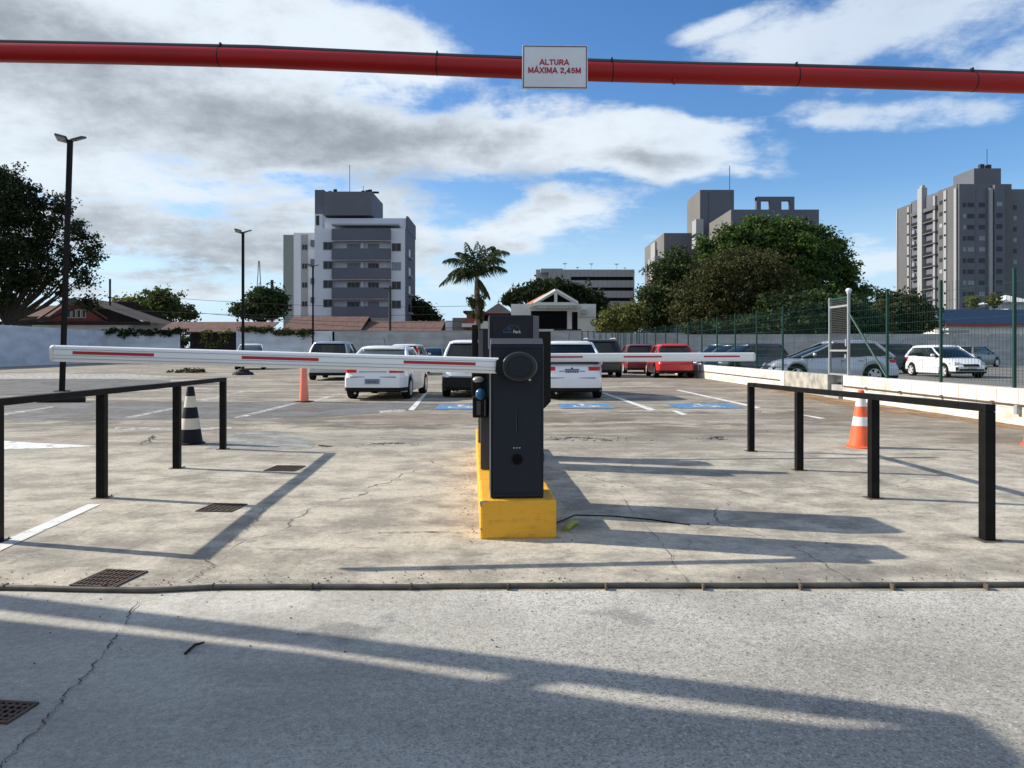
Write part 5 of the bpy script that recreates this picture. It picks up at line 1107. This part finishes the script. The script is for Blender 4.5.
# boom: long flattened profile with red tapes
def boom(parent, L, x0, z0, z1, hgt, th, tapes, both=False):
    mb = MB(); prof = []
    for k in range(20):
        a = 2*math.pi*k/20; prof.append((th/2*math.copysign(abs(math.cos(a))**.6, math.cos(a)), hgt/2*math.copysign(abs(math.sin(a))**.6, math.sin(a))))
    rings = []
    for i in range(21):
        t = i/20; x = x0-L*t; z = z0+(z1-z0)*t; rings.append([Vector((x, -.06+a, z+b)) for a, b in prof])
    b = mb.loft(rings).build('boom', M['boom_white'], parent, smooth=True, angle=50)
    gv = MB(); 
    for dz in (.028, -.012, -.034): gv.box(0, -L*1.0, -.0622-th/2+.0005, -.06-th/2+.003, dz, dz+.0018)
    for v in range(len(gv.v)): pass
    gv.v = [(x0+x, y, z0+(z1-z0)*(-x/L)+z) for x, y, z in gv.v]; gv.build('boom_groove', M['frame'], b)
    tp = []
    for a, bb in tapes:
        q = MB(); q.box(-a, -bb, -.0625-th/2, -.06-th/2+.001, -.002, .018)
        if both: q.box(-a, -bb, -.06+th/2-.001, -.06+th/2+.0025, -.002, .018)
        q.v = [(x0+x, y, z0+(z1-z0)*(-x/L)+z) for x, y, z in q.v]; q.build('red_tape', M['red_tape'], b)
    cp_ = MB(); cp_.loft([[Vector((x0-L-.001, -.06+a*1.03, z1+bb*1.03)) for a, bb in prof], [Vector((x0-L-.016, -.06+a*1.02, z1+bb*1.02)) for a, bb in prof], [Vector((x0-L-.028, -.06+a*.85, z1+bb*.85)) for a, bb in prof]]).build('end_cap', M['cone_white'], b, smooth=True)
    return b
boom(fb, 2.975, -.135, .935, 1.022, .110, .05, [(.158, .65), (1.226, 1.74), (2.32, 2.85)])
rb = barrier('rear boom barrier hidden behind the ticket machines with boom reaching right', .25, 4.12, 1, False)
boom(rb, 3.19, -.135, .945, .955, .112, .05, [(.42, .97), (1.5, 1.99), (2.54, 3.01)], True)
# ticket totems
tt = T('ticket_totem', 'charcoal ticket totem with blue logo screen just behind the front barrier', 'ticket machine', IW(.285, .80, IHT+.001), AL)
MB().box(-.19, .185, 0, .50, 0, 1.05).build('column', M['charcoal'], tt, bevel=.01)
MB().box(-.200, .150, -.004, .50, 1.052, 1.325).build('display_box', M['charcoal'], tt, bevel=.006)
MB().slab([(.152, -.004), (.205, .05), (.205, .50), (.152, .50)], 1.052, 1.322).build('side_bevel', M['grey_edge'], tt)
MB().box(-.2045, -.2005, -.006, .01, 1.053, 1.32).build('painted_sunlit_edge', M['galv'], tt)  # sunlit edge of the display box, put in as a pale strip
sc_ = MB().box(-.172, .122, -.012, -.005, 1.07, 1.290).build('screen', M['charcoal2'], tt, bevel=.003)
K_ = Matrix.Translation((0, -.0475, 0))
ar = MB(); cx_, cz = -.010, 1.205
pts = [(-.085, -.012), (-.066, .006), (-.045, .022), (-.028, .034), (-.008, .038), (.018, .034), (.040, .022), (.058, .004)]
ar.tube([(cx_+a, .0340-.048, cz+b) for a, b in pts], .0022, 5); ar.tube([(cx_-.05, .0340-.048, cz), (cx_-.028, .0340-.048, cz+.024), (cx_-.015, .0340-.048, cz+.012), (cx_-.004, .0340-.048, cz+.02), (cx_+.012, .0340-.048, cz+.0)], .002, 5)
ar.build('logo_arch', M['blue_text'], sc_)
MB().box(cx_-.038, cx_-.018, .0345-.048, .0355-.048, cz-.002, cz+.018).build('logo_fill', mat('logo_blue', (.01, .05, .12), .5), sc_)
bl = MB()
for i in range(5): bl.box(cx_-.078+.0145*i, cx_-.069+.0145*i, .033-.048, .0355-.048, cz-.024, cz-.012)
bl.build('logo_blue_word', M['blue_text'], sc_)
text_mesh('Park', .034, M['white_text'], 'logo_word', sc_, Matrix.Translation((cx_+.0, .0345-.048, cz-.026)) @ FACE, bold=.0006, align='LEFT')

tk = T('ticket_totem', 'grey ticket totem on the left edge of the island, behind the front barrier', 'ticket machine', IW(.10, 3.25, IHT+.001), AL)
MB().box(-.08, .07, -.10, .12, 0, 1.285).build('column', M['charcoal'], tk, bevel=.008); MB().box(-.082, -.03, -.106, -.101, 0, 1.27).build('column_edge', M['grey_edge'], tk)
MB().box(-.155, -.083, -.02, .20, .52, 1.33).build('face_panel', M['black_plastic'], tk, bevel=.01)
rd = T('card_reader', 'black and blue reader box mounted left of the front cabinet', 'card reader', IW(.05, 1.25, .83), AL)
MB().box(-.10, .035, -.03, .05, -.095, .085).build('housing', M['black_plastic'], rd, bevel=.012); MB().ball((-.03, -.035, .11), (.045, .03, .05), 14).build('blue_dome', mat('reader_blue', (.02, .12, .25), .25), rd, smooth=True)
MB().box(-.065, -.03, -.034, -.031, -.07, .05).box(.0, .012, -.034, -.031, -.08, .06).build('reader_slot', M['grey_edge'], rd)
MB().tube([(-.02, 0, .14), (-.035, 0, .20), (-.01, 0, .26)], .012, 8).build('cable', M['black_plastic'], rd)
MB().ball((-.05, -.02, .235), (.05, .035, .028), 12).build('camera_eye', M['galv'], rd, smooth=True)
MB().box(-.06, .02, .0, .05, .10, .30).build('bracket', M['black_plastic'], rd)
MB().box(-.03, .055, .055, .10, -.553, .30).build('stand', M['grey_edge'], rd, bevel=.006)
tr = T('ticket_totem', 'black ticket totem whose face panel sticks out right of the front cabinet', 'ticket machine', IW(.43, 3.35, IHT+.001), AL)
MB().box(-.11, .09, -.08, .14, 0, 1.24).build('column', M['charcoal'], tr, bevel=.008)
pn = [(.091, .37), (.34, .37), (.42, .45), (.42, 1.255), (.091, 1.255)]
MB().prism(pn, -.10, .02).build('face_panel', M['black_plastic'], tr, bevel=.004)
# things by the island foot
pp = P(570, 527); cab = tag(MB().tube([IW(.55, .35, .02), P(575, 516)+Vector((0, 0, .008)), P(610, 517)+Vector((0, 0, .008)), P(650, 520.5)+Vector((0, 0, .008)), P(690, 526)+Vector((0, 0, .008))], .006, 6).build('ground_cable', M['black_plastic'], smooth=True), 'thin black cable lying on the concrete right of the yellow island', 'cable')
bit = MB().tube([P(566, 532)+Vector((0, 0, .02)), P(572, 527)+Vector((0, 0, .03)), P(578, 525)+Vector((0, 0, .02))], [.02, .026, .012], 7).build('yellow_scrap', mat('olive_scrap', (.30, .30, .04), .6), smooth=True); tag(bit, 'yellow green scrap on the ground beside the island corner', 'litter')
tw_ = MB().tube([P(185, 656)+Vector((0, 0, .01)), P(195, 649.5)+Vector((0, 0, .02)), P(204, 645)+Vector((0, 0, .012))], [.006, .007, .004], 6).build('twig', M['bark'], smooth=True); tag(tw_, 'short dark twig on the shaded grey driveway', 'twig')

# ================================================================ RAILINGS
def railing(label, posts, ztops, s=.037, extra=None):
    p0 = Vector(posts[0]+(0,)); o = T('steel_railing', label, 'railing', p0, 0, 'black railings along the lanes')
    dirv = (Vector(posts[-1]+(0,))-p0).normalized(); ang = math.atan2(dirv.y, dirv.x)
    n = len(posts)
    for (x, y), zt in zip(posts, ztops):
        Mx = Matrix.Translation((x-p0.x, y-p0.y, 0)) @ Matrix.Rotation(ang, 4, 'Z'); pst = MB().box(-s, s, -s, s, .006, zt-.052, M=Mx).build('post', M['black_metal'], o, bevel=.004)
        MB().box(-s*1.9, s*1.9, -s*1.9, s*1.9, .0, .008, M=Mx).build('base_plate', M['rust_iron'], pst)
        for bx_ in (-1, 1): MB().lathe([(.007, .008), (.007, .018), (.003, .020)], 6, 'z', Mx @ Vector((bx_*s*1.5, -s*1.5, 0))).build('anchor_bolt', M['rust_iron'], pst)
    for (a, za), (b, zb) in zip(zip(posts, ztops), list(zip(posts, ztops))[1:]):
        A_, B__ = Vector((a[0], a[1], za-.026))-p0, Vector((b[0], b[1], zb-.026))-p0; e = (B__-A_).normalized()
        L_ = (B__-A_).length; Mx = Matrix.Translation(A_) @ e.to_track_quat('X', 'Z').to_matrix().to_4x4()
        MB().box(-s if a == posts[0] else 0, L_+(s if b == posts[-1] else 0), -s, s, -.025, .026, M=Mx).build('top_rail', M['black_metal'], o, bevel=.003)
    return o
def gp(px, py): p = P(px, py); return (p.x, p.y)
railing('black steel railing on the left side of the entry lane', [gp(-4.5, 542), gp(102, 498), gp(177, 468.5), gp(223, 449.5)], [.985, .975, .965, .955])
railing('black steel railing on the right side of the exit lane', [gp(987, 540.5), gp(873.5, 498.5), gp(799, 470.5), gp(751, 451.5)], [.945, .93, .91, .895])

# ================================================================ CONES
def cone(label, px, py, h, r0, r1, bands, base=None, grp='traffic cones'):
    p = P(px, py); o = T('traffic_cone', label, 'traffic cone', (p.x, p.y, 0), 0, grp)
    z = 0
    prof = [(r0*1.12, 0.002), (r0*1.12, .02), (r0, .03)]
    MB().lathe([(r0*1.18, .002), (r0*1.18, .018), (r0*1.0, .034)], 28).build('base', base or M[bands[0][1]], o, smooth=True)
    z = .034
    for zt, mt in bands:
        f0, f1 = z/h, min(1, zt/h); MB().lathe([(r0+(r1-r0)*f0, z), (r0+(r1-r0)*f1, zt)], 28).build('band', M[mt], o, smooth=True); z = zt
    MB().lathe([(r1, h), (r1*.75, h+.008), (r1*.7, h-.06)], 20).build('tip', M[bands[-1][1]], o, smooth=True)
    return o
cone('black cone with cream bands behind the left railing', 190.5, 444, .80, .165, .045, [(.215, 'cone_black'), (.365, 'cone_cream'), (.52, 'cone_black'), (.675, 'cone_cream'), (.80, 'cone_black')])
cone('orange and white cone behind the right railing', 861, 447.5, .77, .165, .04, [(.30, 'orange'), (.42, 'cone_white'), (.56, 'orange'), (.69, 'cone_white'), (.77, 'orange')])
cone('orange cone at the right edge, only its foot in view', 1037, 445.5, .77, .165, .04, [(.30, 'orange'), (.42, 'cone_white'), (.56, 'orange'), (.69, 'cone_white'), (.77, 'orange')])
sl = cone('slim faded orange cone on black foot, under the left boom', 304, 402, 1.0, .12, .07, [(.5, 'salmon'), (.8, 'salmon'), (1.0, 'salmon')], base=M['tyre'])
MB().box(-.21, .21, -.21, .21, .0, .022).build('foot', M['tyre'], sl, bevel=.01)

# wheel stop by the nearest lamp
ws = P(61, 402.5); o = MB().box(-.56, .56, -.1, .1, .005, .14).build('wheel_stop', M['trim'], bevel=.03); o.location = (ws.x, ws.y, 0); o.rotation_euler = (0, 0, R(6)); tag(o, 'black rubber wheel stop at the foot of the nearest floodlight pole', 'wheel stop')

# ================================================================ HOSE, GRATES
hp = [(-700, 590), (-300, 590.5), (-60, 591), (0, 591.5), (70, 592.5), (150, 592.8), (190, 591), (215, 590), (300, 590.6), (420, 589.5), (512, 589), (640, 588.6), (760, 588.8), (900, 588.2), (1024, 587.8), (1100, 587.6), (1400, 588), (1800, 588)]
ho = T('ground_hose', 'long dark hose fixed across the lane between lot and driveway', 'hose', (0, 3.99, 0)); pts = []
for (a, b), (c_, d_) in zip(hp, hp[1:]):
    for k in range(4): pts.append(P(a+(c_-a)*k/4, b+(d_-b)*k/4))
pts = [Vector((p.x, p.y-3.99+.012*math.sin(p.x*4)*(p.x < -.5), .019)) for p in pts]
MB().tube(pts, .0145, 10).build('tube', M['hose'], ho, smooth=True)
for i, px in enumerate((6, 105, 213, 312, 411, 508, 606, 703, 800, 892, 986)):
    p = P(px, 590); MB().box(p.x-.006, p.x+.006, -.022+p.y-3.99-.003, .018+p.y-3.99, .004, .0355).build('clip', M['rust_iron'], ho, bevel=.003)
rnd = random.Random(77); gm_ = MB()
for i in range(520):
    x = rnd.uniform(-3.2, 3.2); y = 4.02+abs(rnd.gauss(0, .16)) if rnd.random() < .75 else 3.95-abs(rnd.gauss(0, .5)); s = rnd.uniform(.0015, .0055)
    gm_.ball((x, y, .006+s*.3), (s, s, s*.6), 6)
for i in range(260):
    q = IW(rnd.choice((-.03-abs(rnd.gauss(0, .06)), .57+abs(rnd.gauss(0, .06)))), rnd.uniform(-.1, 4.5)); s = rnd.uniform(.0015, .006); gm_.ball((q.x, q.y, .006+s*.3), (s, s, s*.6), 6)
gr2 = gm_.build('loose_grit', M['hole']); gr2['kind'] = 'stuff'
lf = MB()
for i in range(46):
    x = rnd.uniform(-3.4, 3.6); y = rnd.choice((4.03+abs(rnd.gauss(0, .08)), rnd.uniform(2.3, 7.5))); a = rnd.uniform(0, 6.28); s = rnd.uniform(.009, .02); t_ = rnd.uniform(.004, .012)
    lf.add([(x+s*math.cos(a), y+s*math.sin(a), .009), (x+s*.45*math.cos(a+1.57), y+s*.45*math.sin(a+1.57), .009+t_), (x-s*math.cos(a), y-s*math.sin(a), .010), (x-s*.45*math.cos(a+1.57), y-s*.45*math.sin(a+1.57), .012)], [(0, 1, 2, 3)])
lo_ = lf.build('fallen_leaves', mat('dry_leaf', (.13, .075, .03), .8, c2=(.06, .04, .02), scale=1)); lo_['kind'] = 'stuff'
def grate(label, cx, cy, w, dpt, rz, nb=9, depthonly=False):
    p = P(cx, cy); o = T('drain_grate', label, 'drain grate', (p.x, p.y, .0), R(rz), 'drain grates')
    MB().box(-w/2, w/2, -dpt/2, dpt/2, .0045, .0065).build('pit', M['void'] if not depthonly else M['hole'], o)
    fr = MB(); t = .012
    fr.box(-w/2, w/2, -dpt/2, -dpt/2+t, .007, .013).box(-w/2, w/2, dpt/2-t, dpt/2, .007, .013).box(-w/2, -w/2+t, -dpt/2+t, dpt/2-t, .007, .0125).box(w/2-t, w/2, -dpt/2+t, dpt/2-t, .007, .0125); fr.build('frame', M['rust_iron'], o)
    bs_ = MB()
    for i in range(1, nb): bs_.box(-w/2+w*i/nb-.004, -w/2+w*i/nb+.004, -dpt/2+t, dpt/2-t, .007, .0118)
    for i in range(1, 5): bs_.box(-w/2+t, w/2-t, -dpt/2+dpt*i/5-.004, -dpt/2+dpt*i/5+.004, .0071, .011)
    bs_.build('bars', M['rust_iron'], o)
    return o
grate('rusty drain grate just behind the hose on the left', 110, 579.5, .27, .30, -8, 10)
grate('drain grate right of the first left railing post shadow', 222, 508.5, .30, .30, -6, 6, True)
grate('small far drain grate near the railing shadow', 285, 469, .34, .36, -4, 8)
grate('drain grate in the shaded driveway at the left edge of the picture', 2, 714, .17, .15, -6, 6)

# ================================================================ HEIGHT GANTRY
ZB = 3.03; xb = lambda p: xx(p, ZB); hb_ = lambda p: zz(p, ZB)
ga = T('height_gantry', 'red overhead height bar with dark conduit spanning the lane', 'height barrier', (0, ZB, 0))
cy = [(-190, 50.5), (0, 52.6), (128, 55), (256, 58.3), (384, 63.5), (470, 67.3), (540, 70), (600, 72), (700, 74.6), (790, 76.6), (900, 80), (1024, 84), (1210, 90)]
MB().tube([(xb(x), 0, hb_(y)) for x, y in cy], .0385, 20).build('red_bar', M['red_pipe'], ga, smooth=True)
MB().tube([(xb(x), .012, hb_(y-11.6+.4*math.sin(x*.02))) for x, y in cy], .0105, 10).build('conduit', M['dark_pipe'], ga, smooth=True)
def yb(x):
    for (a, b), (c_, d_) in zip(cy, cy[1:]):
        if x <= c_: return b+(d_-b)*(x-a)/(c_-a)
for x in (220, 437, 612, 797, 973): MB().lathe([(.0388, -.0022), (.0393, 0), (.0388, .0022)], 20, 'x', (xb(x), 0, hb_(yb(x)))).box(xb(x)-.003, xb(x)+.003, -.002, .024, hb_(yb(x)-9.5), hb_(yb(x)-15)).build('cable_tie', M['black_plastic'], ga)
MB().tube([(xb(673), -.02, hb_(yb(673)-6)), (xb(673), -.02, hb_(yb(673)+11))], .006, 8).ball((xb(673), -.02, hb_(yb(673)+10.6)), .0085, 8).build('bolt', M['red_pipe'], ga)
for s, px in ((-1, -190), (1, 1210)):
    MB().tube([(xb(px), 0, 0), (xb(px), 0, hb_(yb(px) or 90)+.05)], .05, 12).build('upright', M['red_pipe'], ga, smooth=True)
ZS_ = 2.965; sg = T('height_sign', 'white height limit sign with red lettering on the red bar', 'sign', (xx(555, ZS_), ZS_, zz(67.2, ZS_)), R(0)); sg.rotation_euler = (R(-4), R(.6), 0)
sw, sh = 65.5/F*ZS_/2, 45/F*ZS_/2
MB().box(-sw, sw, -.002, .003, -sh, sh).build('board', M['sign_white'], sg, bevel=.001)
fb_ = MB(); t = .0035; q = .0035
fb_.box(-sw+q, sw-q, -.0035, -.0022, -sh+q, -sh+q+t).box(-sw+q, sw-q, -.0035, -.0022, sh-q-t, sh-q).box(-sw+q, -sw+q+t, -.0034, -.0023, -sh+q+t, sh-q-t).box(sw-q-t, sw-q, -.0034, -.0023, -sh+q+t, sh-q-t).build('border', M['sign_border'], sg)
GL = {'A': (.84, [[(0, 0), (.42, 1), (.84, 0)], [(.17, .30), (.67, .30)]]), 'L': (.66, [[(.09, 1), (.09, .09), (.66, .09)]]), 'T': (.72, [[(0, .91), (.72, .91)], [(.36, .9), (.36, 0)]]),
 'U': (.76, [[(.1, 1), (.1, .35), (.16, .16), (.38, .08), (.6, .16), (.66, .35), (.66, 1)]]), 'R': (.78, [[(.1, 0), (.1, .91), (.5, .91), (.65, .82), (.67, .68), (.62, .54), (.48, .47), (.1, .47)], [(.44, .47), (.70, 0)]]),
 'M': (.94, [[(.1, 0), (.1, 1)], [(.12, .98), (.47, .12), (.82, .98)], [(.84, 1), (.84, 0)]]), 'X': (.80, [[(.04, 0), (.76, 1)], [(.04, 1), (.76, 0)]]), 'I': (.22, [[(.11, 0), (.11, 1)]]),
 '2': (.66, [[(.08, .70), (.13, .86), (.33, .93), (.54, .86), (.58, .70), (.50, .52), (.12, .2), (.1, .09), (.64, .09)]]), ',': (.24, [[(.14, .16), (.14, .02), (.06, -.16)]]),
 '4': (.68, [[(.64, .27), (.08, .27), (.44, .96), (.46, .96), (.46, 0)]]), '5': (.66, [[(.58, .91), (.17, .91), (.10, .50), (.34, .58), (.54, .50), (.59, .32), (.5, .14), (.3, .07), (.08, .17)]]), ' ': (.3, [])}
def letters(s, hgt, cxm, z0, y, par, stroke=.21, gap=.13):
    mb = MB(); tot = sum(GL[c][0]+gap for c in s.replace('\u00c1', 'A'))-gap; x = cxm-tot*hgt/2
    def seg(a, b, w):
        d = Vector((b[0]-a[0], b[1]-a[1])); n = Vector((-d.y, d.x)).normalized()*w/2; e = d.normalized()*w*.22; pts = [(a[0]-e.x+n.x, a[1]-e.y+n.y), (b[0]+e.x+n.x, b[1]+e.y+n.y), (b[0]+e.x-n.x, b[1]+e.y-n.y), (a[0]-e.x-n.x, a[1]-e.y-n.y)]
        mb.add([(x+p[0]*hgt, y, z0+p[1]*hgt) for p in pts], [(0, 1, 2, 3)])
    for c in s:
        g = GL['A' if c == '\u00c1' else c]
        for st_ in g[1]:
            for a, b in zip(st_, st_[1:]): seg(a, b, stroke)
        if c == '\u00c1': seg((.38, 1.12), (.56, 1.3), stroke*.8)
        x += (g[0]+gap)*hgt
    return mb.build('lettering', M['sign_red'], par)
letters('ALTURA', .0225, -.003, .0085, -.0036, sg); letters('M\u00c1XIMA 2,45M', .0225, -.002, -.0255, -.0036, sg)
MB().box(-.05, .05, .0035, .022, -.02, .02).build('clamp', M['galv'], sg)
